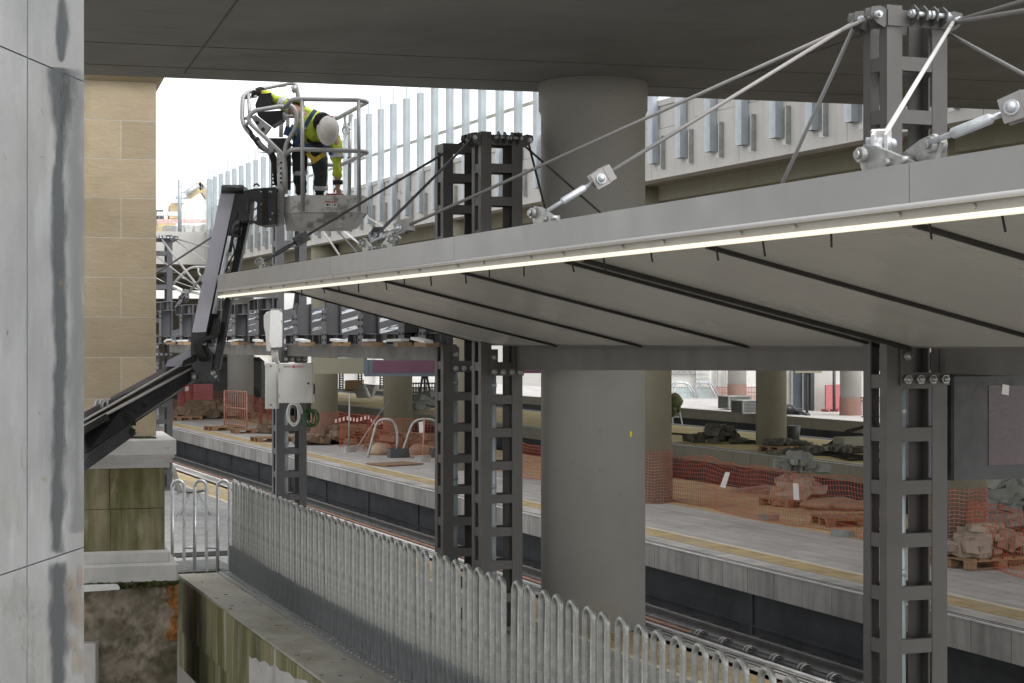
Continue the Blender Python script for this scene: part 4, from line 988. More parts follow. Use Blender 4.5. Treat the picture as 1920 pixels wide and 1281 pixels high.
pan.add(hull+top,[(5,4,3,2,1,0)]+[(i,(i+1)%6,6+(i+1)%6,6+i) for i in range(6)])
bk=obj('basket',pan,M['pan'],lift)
for x,m in ((712,M['white']),):
    obj('warning_label',MB().prism([C3(712,935,Zf-.004),C3(798,937,Zf-.004),C3(798,975,Zf-.004),C3(712,973,Zf-.004)],FW*-.004),m,bk)
    obj('warning_label',MB().prism([C3(712,934,Zf-.010),C3(798,936,Zf-.010),C3(798,944,Zf-.010),C3(712,942,Zf-.010)],FW*-.003),M['inkred'],bk)
    ic=MB()
    for xx,yy,w_,h_ in ((722,950,18,18),(744,952,8,14),(762,950,10,5),(778,950,12,18),(764,962,8,8)): ic.prism([C3(xx,yy,Zf-.009),C3(xx+w_,yy,Zf-.009),C3(xx+w_-3,yy+h_,Zf-.009),C3(xx,yy+h_-4,Zf-.009)],FW*-.002)
    obj('label_print',ic,M['inkdark'],bk)
T=.0255
def rail_(pts,name='guard_rail',r=T,rad=.10,m='cage'): return obj(name,MB().tube(fillet([C3(*p) for p in pts],rad,6),r,10),M[m],bk)
rail_([(430,268,Zf+.25),(480,212,Zf+.05),(540,211,Zf),(955,217,Zf),(1015,230,Zf+.05),(800,346,Zr)],rad=.12)
rail_([(438,606,Zf+.25),(478,566,Zf+.05),(550,566,Zf),(955,578,Zf),(1015,585,Zf+.05),(825,676,Zr)],rad=.10)
rail_([(800,346,Zr),(440,330,Zr),(405,372,Zr),(402,480,Zr)]); rail_([(825,676,Zr),(470,668,Zr)])
rail_([(522,300,Zr-.1),(524,180,Zr-.12),(505,100,Zr-.14),(455,97,Zr-.15),(180,155,Zf+.5),(132,192,Zf+.45),(126,395,Zf+.35),(330,600,Zf+.32)],rad=.12)
rail_([(430,268,Zf+.25),(400,262,Zf+.25),(215,292,Zf+.2),(172,335,Zf+.2),(182,380,Zf+.2),(300,490,Zf+.22),(428,615,Zf+.22),(434,700,Zf+.22),(436,880,Zf+.22)],rad=.09)
rail_([(440,260,Zf+.2),(478,256,Zf+.2),(510,300,Zf+.2),(512,380,Zf+.2),(498,430,Zf+.2),(432,540,Zf+.22),(430,620,Zf+.22)],rad=.10)
rail_([(172,165,Zf+.48),(176,240,Zf+.4),(180,330,Zf+.3)],r=.02); rail_([(128,205,Zf+.46),(228,190,Zf+.7)],r=.02); rail_([(126,355,Zf+.4),(190,335,Zf+.5)],r=.02); rail_([(145,400,Zf+.36),(178,372,Zf+.22)],r=.02)
rail_([(505,115,Zr-.14),(492,160,Zr-.14)],r=.03); rail_([(385,118,Zr-.15),(440,108,Zr-.15)],r=.022)
rail_([(410,340,Zr),(445,300,Zr),(452,360,Zr),(450,420,Zr)],r=.022)
for pts in ([(553,205,Zf),(556,1005,Zf)],[(951,217,Zf),(955,1005,Zf)],[(893,300,Zr),(885,905,Zr)]):
    obj('post',MB().tube([C3(*pts[0]),C3(*pts[1])],.022,10),M['cage'],bk)
# carrier plates under the control station
sp=MB().prism([C3(372,590,Zf+.3),C3(428,620,Zf+.26),C3(428,880,Zf+.26),C3(420,1100,Zf+.26),C3(360,1100,Zf+.3),C3(360,840,Zf+.3),C3(376,836,Zf+.3)],FW*.05); obj('carrier_plate',sp,M['pan'],bk)
sq=MB()
for (xa,xb) in ((332,340),(362,372)): sq.prism([C3(xa-25,560,Zf+.42),C3(xb-25,560,Zf+.42),C3(xb,640,Zf+.42),C3(xb,830,Zf+.42),C3(xa,830,Zf+.42),C3(xa,650,Zf+.42)],FW*.03)
for y in range(640,830,28): sq.prism([C3(338,y,Zf+.43),C3(366,y,Zf+.43),C3(366,y+12,Zf+.43),C3(338,y+12,Zf+.43)],FW*.02)
obj('carrier_plate',sq,M['steel_far'],bk)
for x,y in ((402,660),(402,700),(402,735),(402,770),(402,800),(376,860),(376,1035)): obj('plate_hole',MB().cyl(C3(x,y,Zf+.26),C3(x,y,Zf+.252),.013,n=8),M['inkdark'],bk)
obj('black_panel',MB().prism([C3(440,600,Zf+.32),C3(470,600,Zf+.32),C3(468,850,Zf+.32),C3(442,855,Zf+.32)],FW*.06),M['black'],bk)
obj('control_box',MB().prism([C3(220,250,Zf+.35),C3(250,175,Zf+.35),C3(332,165,Zf+.35),C3(345,240,Zf+.35),C3(300,275,Zf+.35),C3(225,280,Zf+.35)],FW*.22),M['black'],bk)
obj('control_cover',MB().prism([C3(232,300,Zf+.3),C3(415,290,Zf+.3),C3(415,350,Zf+.3),C3(335,402,Zf+.3),C3(240,330,Zf+.3)],FW*.26),M['black'],bk)
cpn=obj('control_panel',MB().prism([C3(188,335,Zf+.26),C3(222,322,Zf+.26),C3(330,405,Zf+.26),C3(282,470,Zf+.26)],FW*.10),M['cage'],bk)
for x,y in ((235,378),(276,424)): obj('dial',MB().cyl(C3(x,y,Zf+.262),C3(x,y,Zf+.235),.022,n=12),M['black'],cpn)
obj('control_stand',MB().prism([C3(300,510,Zf+.3),C3(318,486,Zf+.3),C3(440,486,Zf+.3),C3(470,520,Zf+.3),C3(420,575,Zf+.3),C3(340,575,Zf+.3)],FW*.24),M['black'],bk)
obj('joystick_shell',MB().prism([C3(305,530,Zf+.27),C3(345,545,Zf+.27),C3(350,580,Zf+.27),C3(318,595,Zf+.27)],FW*.12),M['cage'],bk)
cb=MB()
for k in range(6):
    o=RT*.012*k
    cb.tube([p+o for p in fillet([C3(200,480,Zf+.35),C3(250,560,Zf+.35),C3(318,590,Zf+.36),C3(345,680,Zf+.38),C3(360,820,Zf+.4)],.2,5)],.012,6)
cb.tube(fillet([C3(190,430,Zf+.24),C3(180,465,Zf+.22),C3(210,500,Zf+.22),C3(238,495,Zf+.24)],.08,5),.012,6)
cb.tube(fillet([C3(160,400,Zf+.3),C3(200,450,Zf+.28),C3(205,490,Zf+.26),C3(240,540,Zf+.3)],.1,5),.014,6)
obj('control_cable',cb,M['rubber'],bk)
wr=MB().tube([C3(250,510,Zf+.3),C3(240,520,Zf+.3),C3(240,585,Zf+.3),C3(300,590,Zf+.3)],.006,6); obj('wire_guard',wr,M['galv'],bk)
cl=MB().tube([C3(485,120,Zr-.14),C3(500,165,Zr-.14)],.025,8); obj('rail_clamp',cl,M['galv'],bk)
ln=MB().tube(fillet([C3(905,300,Zr-.05),C3(870,300,Zr-.1),C3(850,340,Zr-.12),C3(862,400,Zr-.12),C3(868,440,Zr-.12),C3(836,510,Zr-.16),C3(800,560,Zr-.3)],.1,5),.014,6).bar(C3(905,320,Zr-.03),C3(880,400,Zr-.08),.03,.012); ln.tube(arc(C3(864,430,Zr-.12),.045,0,2*math.pi,12,RT,(0,0,1)),.01,6)
tag(obj('lanyard',ln,M['galv']),'pale safety lanyard with karabiner hanging on the rear rail of the basket','lanyard')
sc=MB().tube([C3(875,630,Zr-.05),C3(905,628,Zr-.06),C3(920,636,Zr-.06)],.016,6); tag(obj('tie_strap',sc,M['inkdark']),'black strap tied round the right mid rail of the basket','strap')

# ================================================================ person
def skin(name,pts,edges,sub=2,root=0):
    me=bpy.data.meshes.new(name); me.from_pydata([p for p,r in pts],edges,[]); me.update()
    o=bpy.data.objects.new(name,me); COL.objects.link(o)
    md=o.modifiers.new('s','SKIN'); md.use_smooth_shade=True; md.branch_smoothing=.5
    sk=me.skin_vertices[0].data if me.skin_vertices else None
    if sk is None:
        bm=bmesh.new(); bm.from_mesh(me); lay=bm.verts.layers.skin.verify(); bm.to_mesh(me); bm.free(); sk=me.skin_vertices[0].data
    for i,(p,r) in enumerate(pts): sk[i].radius=(r,r) if not isinstance(r,tuple) else r
    for i in range(len(pts)): sk[i].use_root=(i==root)
    md2=o.modifiers.new('u','SUBSURF'); md2.levels=sub; md2.render_levels=sub
    dg=bpy.context.evaluated_depsgraph_get(); ev=o.evaluated_get(dg)
    m2=bpy.data.meshes.new_from_object(ev); vs=[v.co.copy() for v in m2.vertices]; fs=[tuple(p.vertices) for p in m2.polygons]
    bpy.data.objects.remove(o); b=MB(); b.add(vs,fs,True); return b
def bones(lst):
    """lst of chains of (key, point, radius)"""
    pts=[]; idx={}; ed=[]
    for chn in lst:
        prev=None
        for k,p,r in chn:
            if k not in idx: idx[k]=len(pts); pts.append((p,r))
            if prev is not None: ed.append((idx[prev],idx[k]))
            prev=k
    return pts,ed
ZQ=20.55
def Q(x,y,dz=0): return C3(x,y,ZQ+dz)
ft=Q(545,930,.05)
person=thing('person','bent over worker in yellow jacket, dark green trousers and white helmet in the lift basket','person',(ft.x,ft.y,ft.z))
pel=('pel',Q(585,430,.10),.135); 
rh=('rh',Q(540,470,.08),.095); rk=('rk',Q(534,690,-.04),.062); ra=('ra',Q(546,905,.06),.045); rt=('rt',Q(535,935,-.10),.035)
lh=('lh',Q(645,480,.06),.095); lk=('lk',Q(684,700,-.12),.062); la=('la',Q(676,905,-.02),.045); lt=('lt',Q(680,935,-.18),.035)
sp1=('sp1',Q(600,440,-.05),.15); ch_=('ch',Q(640,395,-.20),.165); nk=('nk',Q(690,385,-.34),.07); hd1=('hd1',Q(722,405,-.40),.085); hd2=('hd2',Q(738,435,-.46),.08)
rs_=('rs',Q(545,300,-.16),.085); re=('re',Q(405,235,-.10),.055); rw=('rw',Q(272,165,-.02),.038)
ls_=('ls',Q(775,470,-.24),.08); le=('le',Q(800,640,-.28),.052); lw=('lw',Q(803,815,-.24),.036)
def fingers(wrist,palm,dirs,side,pre,r=.0105):
    out=[]
    for i,(l,b) in enumerate(((.072,.5),(.082,.5),(.076,.5),(.060,.5))):
        o=side*(.027-.018*i); p0=palm+o*1.0; p1=p0+dirs[0]*l*.45; p2=p1+dirs[1]*l*.35; p3=p2+dirs[2]*l*.3
        out.append([(pre+'p',palm,.026),(pre+'k%d'%i,p0,r*1.15),(pre+'a%d'%i,p1,r),(pre+'b%d'%i,p2,r*.92),(pre+'c%d'%i,p3,r*.8)])
    t0=wrist.lerp(palm,.45)+side*.03; t1=t0+side*.028+dirs[0]*.02; t2=t1+dirs[0]*.035
    out.append([(pre+'p',palm,.026),(pre+'t0',t0,.014),(pre+'t1',t1,.0115),(pre+'t2',t2,.0095)])
    return out
dn=Vector((0,0,-1))
lpalm=Q(812,862,-.24)
rpalm=Q(225,162,.02)
body_ch=[[pel,sp1,ch_,nk,hd1,hd2],[pel,rh,rk,ra,rt],[pel,lh,lk,la,lt],[ch_,rs_,re,rw,('Rp',rpalm,.03)],[ch_,ls_,le,lw,('Lp',lpalm,.03)]]
sidR=(Vector((0,0,1))*.6-FW*.6+RT*.2).normalized(); lf=-RT
body_ch+=fingers(rw[1],rpalm,[(lf+dn*.2).normalized(),(lf*.4+dn).normalized(),(dn+RT*.5).normalized()],sidR,'R')
sidL=(RT*.75-FW*.5).normalized()*-1
body_ch+=fingers(lw[1],lpalm,[(dn+RT*.05).normalized(),(dn-FW*.35).normalized(),(dn-FW*.6-RT*.2).normalized()],sidL,'L')
pts,edg=bones(body_ch)
bb=skin('body',pts,edg,2)
body=obj('body',bb,M['skin'],person)
# face parts sit on the head, mostly under the helmet
hc=hd2[1]; hax=(hd2[1]-hd1[1]).normalized()
fc=MB(); fdir=(hd2[1]-nk[1]).normalized()
fwd=(-FW*.55+dn*.8+RT*.1).normalized()     # the way the crown points : towards the viewer and down
face=(dn*.8+FW*.5).normalized()
crown=(-FW*.9+RT*.15-dn*.28).normalized()
for s_ in (-1,1): fc.ball(hc+RT*.083*s_-crown*.03,.012,.02,.03,8,6)
fc.ball(hc+face*.085+crown*.0,.014,.02,.02,8,6)
obj('ear_and_nose',fc,M['skin'],body)
obj('hair',MB().ball(hc-crown*.01,.089,.089,.089,14,10),M['collar'],body)
# jacket
jk=[[('jp',Q(592,445,.08),.165),('js',Q(602,435,-.06),.20),('jc',Q(645,390,-.20),.205),('jn',Q(692,382,-.31),.115)],
    [('jc',0,0),('jr',Q(545,300,-.16),.098),('jr2',Q(475,268,-.13),.078),('je',Q(405,235,-.10),.070),('jr3',Q(335,200,-.06),.060),('jw',Q(268,163,-.02),.052)],
    [('jc',0,0),('jl',Q(772,470,-.24),.098),('jl2',Q(790,555,-.26),.075),('jm',Q(800,640,-.28),.068),('jm2',Q(803,720,-.26),.058),('jx',Q(803,785,-.25),.050)]]
p2,e2=bones([[x for x in c_] for c_ in jk]); jb=skin('jacket',p2,e2,3)
rnd=random.Random(3)
from mathutils import noise as mnoise
jb.v=[v+Vector((mnoise.noise(v*9),mnoise.noise(v*9+Vector((5,1,2))),mnoise.noise(v*9+Vector((1,7,3)))))*.032+Vector((mnoise.noise(v*22),mnoise.noise(v*22+Vector((5,1,2))),mnoise.noise(v*22+Vector((1,7,3)))))*.014 for v in jb.v]
jacket=obj('jacket',jb,M['hivis'],person)
def band(p,q,r,w,m,name,par):
    p=Vector(p); q=Vector(q); d=(q-p).normalized(); return obj(name,MB().tube([p-d*w/2,p-d*w*.4,p+d*w*.4,p+d*w/2],[r*.96,r,r,r*.96],14,caps=False),m,par)
band(Q(418,240,-.105),Q(300,180,-.04),.080,.075,M['reflect'],'reflective_band',jacket)
band(Q(470,266,-.13),Q(405,235,-.10),.088,.05,M['reflect'],'reflective_band',jacket)
band(Q(796,608,-.275),Q(800,640,-.28),.080,.075,M['reflect'],'reflective_band',jacket)
band(Q(804,800,-.245),Q(806,860,-.24),.058,.05,M['collar'],'cuff',jacket)
band(Q(258,160,-.015),Q(225,150,.0),.058,.05,M['collar'],'cuff',jacket)
obj('collar',MB().tube([Q(692,355,-.30),Q(700,376,-.36),Q(712,400,-.40)],[.095,.118,.10],16),M['collar'],jacket)
lr=MB().tube(fillet([Q(590,500,-.20),Q(650,545,-.26),Q(740,535,-.36),Q(775,500,-.36)],.1,5),.017,8); obj('jacket_lining',lr,M['collar'],jacket)
# glove
pg,eg=bones([[('p',rw[1],.045),('q',rpalm,.043)]]+[[(k,p,r+.005) for k,p,r in c_] for c_ in [[('q',rpalm,.043)]+c_[1:] for c_ in fingers(rw[1],rpalm,[(lf+dn*.2).normalized(),(lf*.4+dn).normalized(),(dn+RT*.5).normalized()],sidR,'R')]])
obj('glove',skin('glove',pg,eg,2),M['glove'],person)
# trousers
tr=[[('a',Q(592,455,.10),.150),('b',Q(543,480,.07),.115),('b2',Q(536,580,.02),.098),('c',Q(534,690,-.04),.085),('c2',Q(536,790,.01),.075),('d',Q(545,890,.05),.068)],
    [('a',0,0),('e',Q(645,490,.05),.118),('e2',Q(664,590,-.03),.102),('f',Q(684,700,-.12),.092),('f2',Q(682,800,-.07),.082),('g',Q(676,890,-.03),.074)]]
p3_,e3=bones(tr); tb_=skin('trousers',p3_,e3,3)
tb_.v=[v+Vector((mnoise.noise(v*11),mnoise.noise(v*11+Vector((5,1,2))),mnoise.noise(v*11+Vector((1,7,3)))))*.022 for v in tb_.v]
trs=obj('trousers',tb_,M['trouser'],person)
band(Q(537,728,-.02),Q(538,780,.0),.088,.05,M['reflect'],'reflective_band',trs); band(Q(681,836,-.055),Q(680,880,-.04),.088,.05,M['reflect'],'reflective_band',trs)
for a_,b_ in ((ra,rt),(la,lt)):
    v0=a_[1]+Vector((0,0,.08)); pb,eb=bones([[('1',v0,.06),('2',a_[1],.058),('3',b_[1]+Vector((0,0,.012)),.046)]]); obj('boot',skin('boot',pb,eb,2),M['boot'],person)
# helmet
zc=crown; xa=RT-zc*RT.dot(zc); xa.normalize(); ya_=zc.cross(xa)
Mh=Matrix((xa,ya_,zc)).transposed()
hel=MB(); 
hcn=Q(737,410,-.50)
prof=[(.0,.150),(.045,.146),(.085,.128),(.112,.095),(.124,.055),(.128,.015),(.146,.0),(.146,-.008)]
n=28; vs=[]; fs=[]
for r,z in prof:
    for k in range(n):
        a_=2*math.pi*k/n; ex=1.18 if True else 1
        br=.028*max(0,-math.sin(a_))**2 if z<=0 else 0
        vs.append(hcn+Mh@Vector((r*math.cos(a_)*.88,(r+br)*math.sin(a_)*1.12,z-.06)))
for i in range(len(prof)-1):
    for k in range(n): fs.append((i*n+k,i*n+(k+1)%n,(i+1)*n+(k+1)%n,(i+1)*n+k))
hel.add(vs,fs,True)
hm_=obj('helmet',hel,M['helmet'],person)
rg=MB().tube([hcn+Mh@Vector((.0,y_*1.0,math.sqrt(max(0,.0215*(1-(y_/.135)**2)))-.056)) for y_ in [(-.09+.018*i) for i in range(11)]],.004,6); obj('helmet_ridge',rg,M['helmet'],hm_)
obj('helmet_badge',MB().ball(hcn+Mh@Vector((.03,.105,.045)),.02,.02,.006,10,6,Mh),M['inkred'],hm_)
# harness
def strap(pts,m,name='harness_strap',w=.045):
    P=[Vector(p) for p in fillet(pts,.1,5)]; b=MB()
    for p,q in zip(P[:-1],P[1:]): b.bar(p,q+(q-p)*.05,w,.012,FW)
    return obj(name,b,m,person)
strap([Q(645,288,-.38),Q(612,335,-.43),Q(575,400,-.41),Q(530,465,-.32),Q(510,520,-.18)],M['harness'],w=.045)
strap([Q(705,545,-.36),Q(745,560,-.42),Q(755,605,-.40)],M['harness'],w=.045)
strap([Q(475,400,-.2),Q(520,430,-.30),Q(545,480,-.30),Q(560,520,-.2)],M['harness'],w=.05)
strap([Q(500,520,-.14),Q(560,535,-.24),Q(640,548,-.22)],M['harness'],w=.045)
strap([Q(588,590,-.18),Q(615,625,-.22),Q(645,640,-.24),Q(710,600,-.24)],M['webbing'],w=.05)
strap([Q(620,640,-.21),Q(625,665,-.22),Q(690,615,-.25)],M['webbing'],w=.03)
obj('tool_pouch',MB().cbox(Q(455,440,-.05),.08,.10,.10,-TH,.1,.3),M['harness'],person)
obj('harness_ring',MB().tube(arc(Q(562,405,-.40),.03,0,2*math.pi,12,RT,(0,0,1)),.007,6,True),M['galv'],person)
bx=MB().prism([C3(720,876,ZQ-.2),C3(840,880,ZQ-.2),C3(840,905,ZQ-.2),C3(720,905,ZQ-.2)],FW*.14); tag(obj('tool_box',bx,M['red']),'dark red tool case under the worker\'s lowered hand in the lift basket','case')
def lumpy(b,c,rx,ry,rz,seed=0):
    n0=len(b.v); b.ball(c,rx,ry,rz,18,12); q=Vector((seed,seed*2,1)); c=Vector(c)
    for i in range(n0,len(b.v)):
        d=b.v[i]-c; k=1+.28*mnoise.noise(d*3.5+q)+.14*mnoise.noise(d*9+q); b.v[i]=c+d*k
    return b
# ================================================================ cabinets on the lattice column
def Q7(x,y,Z): return W(400+x/4.0,640+y/4.0,Z)
cy=26.25-.16
cf=W(553,718,26.0); 
def cabinet(name,label,x0,y0,x1,y1,Z,dp,front=True):
    p=W(x0,y1,Z); q=W(x1,y0,Z); w=(q-p).dot(RT); h=q.z-p.z
    t=thing(name,label,'cabinet',(p.x,p.y,p.z),-TH,'cabinets on the lattice column')
    bd=obj('casing',MB().bbox(0,w,.025,dp,0,h,.012),M['offwhite'],t,True)
    d=obj('door',MB().bbox(.006,w-.006,0,.024,.006,h-.006,.006),M['offwhite'],t,True)
    return t,d,w,h
t,dr,w,h=cabinet('electrical_cabinet','grey front cabinet with red and black lettering and a round lock',521.5,681,586,756,25.85,.22)
lk=obj('lock',MB().cyl((w-.06,-.012,h*.49),(w-.06,0,h*.49),.016,n=12),M['inkdark'],dr,True)
hg=MB()
for z in (h*.18,h*.82): hg.box(.012,.024,-.008,0,z-.03,z+.03)
obj('hinge',hg,M['galv_dull'],dr,True)
def text(s,size,m,parent,loc,rot=(math.pi/2,0,0)):
    c=bpy.data.curves.new('lettering','FONT'); c.body=s; c.size=size; c.extrude=.001; c.space_character=1.05
    o=bpy.data.objects.new('lettering',c); COL.objects.link(o); o.location=loc; o.rotation_euler=rot
    dg=bpy.context.evaluated_depsgraph_get(); me=bpy.data.meshes.new_from_object(o.evaluated_get(dg)); bpy.data.objects.remove(o)
    me.materials.clear(); me.materials.append(m); o=bpy.data.objects.new('lettering',me); COL.objects.link(o); o.parent=parent; o.location=loc; o.rotation_euler=rot; return o
text('GIROA',.036,M['inkdark'],dr,(.075,-.002,h-.062)); text('VEOLIA',.036,M['inkred'],dr,(.245,-.002,h-.062))
em=MB().tube(arc((.222,-.003,h-.05),.016,0,2*math.pi,14,(1,0,0),(0,0,1)),.005,6,True).cyl((.222,-.003,h-.066),(.222,-.003,h-.048),.005,n=6); obj('emblem',em,M['inkred'],dr,True)
t2,d2,w2,h2=cabinet('electrical_cabinet','narrow pale cabinet set back to the left of the lettered cabinet',496.5,680,519.5,767,26.15,.26)
sc=MB()
for z in (.06,h2-.05): sc.cyl((w2*.5,-.006,z),(w2*.5,0,z),.012,n=8)
obj('screw',sc,M['inkdark'],d2,True)
hp=W(588,730,26.0); tag(obj('grab_handle',MB().tube(fillet([W(585.5,720,25.95),W(589.5,722,25.95),W(589.5,737,25.95),W(585.5,739,25.95)],.02,4),.012,8),M['inkdark']),'small black grab handle on the right side of the lettered cabinet','handle')
# white plastic cover with a bundle of conduits below
t=thing('plastic_cover','tall white plastic housing on the lattice column above the cabinets','housing',W(511,650,25.8),-TH)
def L(px,py,dz=0):
    p=W(px,py,25.8+dz); return p
b=MB().prism([L(507,582),L(524,581),L(527,588),L(526.5,651),L(509,652),L(505,640)],FW*.16); obj('housing_front',b,M['white'],t)
b=MB().prism([L(507,583,.01),L(500,585,.06),L(494.5,592,.08),L(494.5,610,.08),L(498,630,.08),L(500,658,.08),L(507,659,.02),L(508,652,.01)],FW*.14); obj('housing_side',b,M['offwhite'],t)
b=MB().prism([L(506,581),L(509,578.5),L(525,579),L(527,583)],FW*.18); b.prism([L(526.8,600,.01),L(528.2,600,.01),L(528.2,606,.01),L(526.8,606,.01)],FW*.05); obj('housing_lid',b,M['galv_dull'],t)
cd=MB()
for k in range(4):
    cd.tube(fillet([L(510+3.2*k,651,.05+.02*k),L(510+3.2*k,664,.05),L(513+2.6*k,676,.08),L(520+1.2*k,682,.12)],.1,5),.014,6)
obj('conduit',cd,M['offwhite'],t)
# looped cables
def loops(name,label,c,rx,rz,n,m,r,seed,cat='cable'):
    rn=random.Random(seed); pts=[]
    for i in range(n*22):
        a=2*math.pi*i/22; k=1+.16*math.sin(i*.131+seed); x=rx*k*math.cos(a)+.02*math.sin(i*.05); z=rz*(1+.12*math.sin(i*.093))*math.sin(a)
        pts.append(c+RT*(x+rx*.35*math.sin(i/22*1.7+seed))+Vector((0,0,z))+FW*(.03*math.sin(i*.21)))
    return tag(obj(name,MB().tube(pts,r,7),M[m]),label,cat)
loops('cable_coil','pale cable hanging in loops below the lettered cabinet',W(550,776,25.75),.085,.155,4,'cable',.011,2)
loops('hose_coil','green hose coil hanging on the right of the cabinet column',W(582,784,26.0),.085,.115,5,'green',.010,5,'hose')

# ================================================================ netting, pallets and works on the far platform
def net(name,label,path,h,cell=.075,sag=.10,m='net',r=.004,top=True,seed=1,poles=()):
    """hanging mesh along a ground path [(x,y)...]; h top height"""
    rn=random.Random(seed); P=[Vector((x,y,0)) for x,y in path]; cum=[0]
    for a,b in zip(P[:-1],P[1:]): cum.append(cum[-1]+(b-a).length)
    Lg=cum[-1]
    def at(s):
        s=min(max(s,0),Lg)
        for i in range(len(P)-1):
            if s<=cum[i+1]+1e-9: return P[i].lerp(P[i+1],(s-cum[i])/(cum[i+1]-cum[i]))
        return P[-1]
    nu=int(Lg/cell); nv=max(3,int(h/cell)); d0=(P[-1]-P[0]).normalized(); nn=Vector((-d0.y,d0.x,0))
    def pt(i,j):
        s=Lg*i/nu; v=j/nv; p=at(s); sp=2.6; sg=sag*math.sin(math.pi*((s%sp)/sp))
        hh=h-sg*.45-.03*mnoise.noise(Vector((s*.6,seed,0)))
        lean=.10*mnoise.noise(Vector((s*.8,v*1.5,seed)))+.28*(1-v)**2*mnoise.noise(Vector((s*.35,3,seed)))
        return p+nn*lean+Vector((0,0,.012+hh*v+.03*mnoise.noise(Vector((s*2,v*3,seed+2)))*v))+d0*(.10*(1-v)*mnoise.noise(Vector((s*.9,v*2,seed+5))))
    b=MB()
    for j in range(nv+1): b.tube([pt(i,j) for i in range(nu+1)],r*(1.6 if j in (0,nv) else 1),3,caps=False)
    for i in range(nu+1): b.tube([pt(i,j) for j in range(nv+1)],r,3,caps=False)
    return tag(obj(name,b,M[m]),label,'netting')
def gp(px,py): p=G(px,py); return (p.x,p.y)
net('safety_net','orange safety netting sagging between the olive pillar and the right lattice column',[gp(1205,930),gp(1258,940),gp(1340,955),gp(1430,977),gp(1525,994),gp(1620,1010),gp(1700,1024)],.92,seed=1,sag=.14)
net('safety_net','orange netting spread before the broken stone at the right edge of the photo',[gp(1742,1028),gp(1790,1042),gp(1850,1064),gp(1945,1090)],.85,seed=4,sag=.10)
net('safety_net','orange netting hung round the hoop frames left of the lattice column pair',[gp(636,838),gp(690,846),gp(750,858),gp(832,858),gp(900,880)],1.0,seed=7,sag=.06,cell=.085)
net('safety_net','orange netting glimpsed between the column pair and the thick pillar',[gp(960,893),gp(1020,905),gp(1100,915)],.80,seed=9)
net('safety_net','orange netting far back in the shadow beside the boom knuckle',[gp(335,784),gp(400,778),gp(470,790),gp(515,808)],1.0,cell=.15,seed=11,r=.006,m='netshade')
def bent_hoop(name,label,px0,px1,py,ytop,m='galv_dull'):
    p=G(px0,py); q=G(px1,py); Z=(p-Vector((0,0,0))).dot(FW); hgt=(py-ytop)/FPX*Z
    d=(q-p); L_=d.length; d.normalize()
    t=thing(name,label,'frame',p); 
    pts=fillet([p,p+Vector((0,0,.05)),p+d*L_*.32+Vector((0,0,hgt)),q+d*-.1+Vector((0,0,hgt)),q+Vector((0,0,.55*hgt)),q+d*-.05+Vector((0,0,.02))],.25,6)
    obj('hoop_tube',MB().tube(pts,.036,8),M[m],t)
    obj('foot_block',MB().rock(q+Vector((0,0,.12)),.5,.35,.24),M['darkgrey'],t)
    return t
bent_hoop('hoop_frame','bent grey tube frame behind orange netting nearest the netted pillar',690,746,858,786,'galv_dull')
bent_hoop('hoop_frame','bent grey tube frame partly hidden by the lattice column pair',752,826,858,786,'galv_dull')
sk=MB()
for px in (715,790): lumpy(sk,G(px,853)+Vector((0,0,.10)),.40,.22,.20,px)
tag(obj('rubble_sacks',sk,M['sack']),'pinkish low sacks slumped inside the hoop frames behind netting','sacks')
def pole(label,p0,p1,r=.022,m='galv_dull',foot=True):
    t=thing('scaffold_pole',label,'pole',p0); obj('tube',MB().tube([p0,p1],r,8),M[m],t)
    if foot: obj('foot_block',MB().rock(Vector(p0)+Vector((0,0,.07)),.34,.22,.16,.3),M['conc_edge'],t)
p=G(653,848); pole('upright grey pole in a concrete foot beside the netting',p,p+W(656,736,p.dot(FW))-W(653,848,p.dot(FW)))
p=G(666,845); pole('long pole leaning right over the netting',p,W(729,749,p.dot(FW)+.6),foot=False)
p=G(682,842); pole('shorter pole leaning against the hoop frame',p,W(703,782,p.dot(FW)+.4),m='wood',foot=False)
p=G(792,866); pole('thin pink pole in a concrete foot with white paper on it',p,W(796,783,p.dot(FW)),m='netwrap')
def sheet(label,pts,Z,m='paper'):
    o=obj('paper_sheet',MB().prism([W(x,y,Z) for x,y in pts],FW*.004),M[m]); tag(o,label,'sheet')
sheet('white paper sheet taped to the thin pink pole',[(785,792),(793,790),(794,811),(786,812)],47.0)
sheet('tilted white paper sheet tied on the orange netting right of the olive pillar',[(1360,885),(1369,886),(1360,915),(1350,913)],31.2)
sheet('white paper sheet with a red print hanging on the netting before the pallet pile',[(1487,906),(1497,907),(1499,938),(1488,937)],29.3)
tp=MB()
P=[(628,790),(650,784),(668,788),(690,782),(705,796),(720,790)]
for (a,b_) in zip(P[:-1],P[1:]):
    pa,pb=W(a[0],a[1],49.2),W(b_[0],b_[1],49.2); n=3
    for i in range(n): tp.prism([pa.lerp(pb,i/n)+Vector((0,0,.05)),pa.lerp(pb,(i+.5)/n)+Vector((0,0,.05)),pa.lerp(pb,(i+.5)/n)-Vector((0,0,.05)),pa.lerp(pb,i/n)-Vector((0,0,.05))],FW*.004)
tag(obj('barrier_tape',tp,M['tapered']),'crumpled red and white barrier tape along the top of the netting','tape')
p=G(740,872); pl=MB().cbox((p.x,p.y,.03),1.1,.9,.03,.3); tag(obj('plywood_sheet',pl,M['wood']),'thin board lying flat on the grey paving in front of the hoop frames','board')
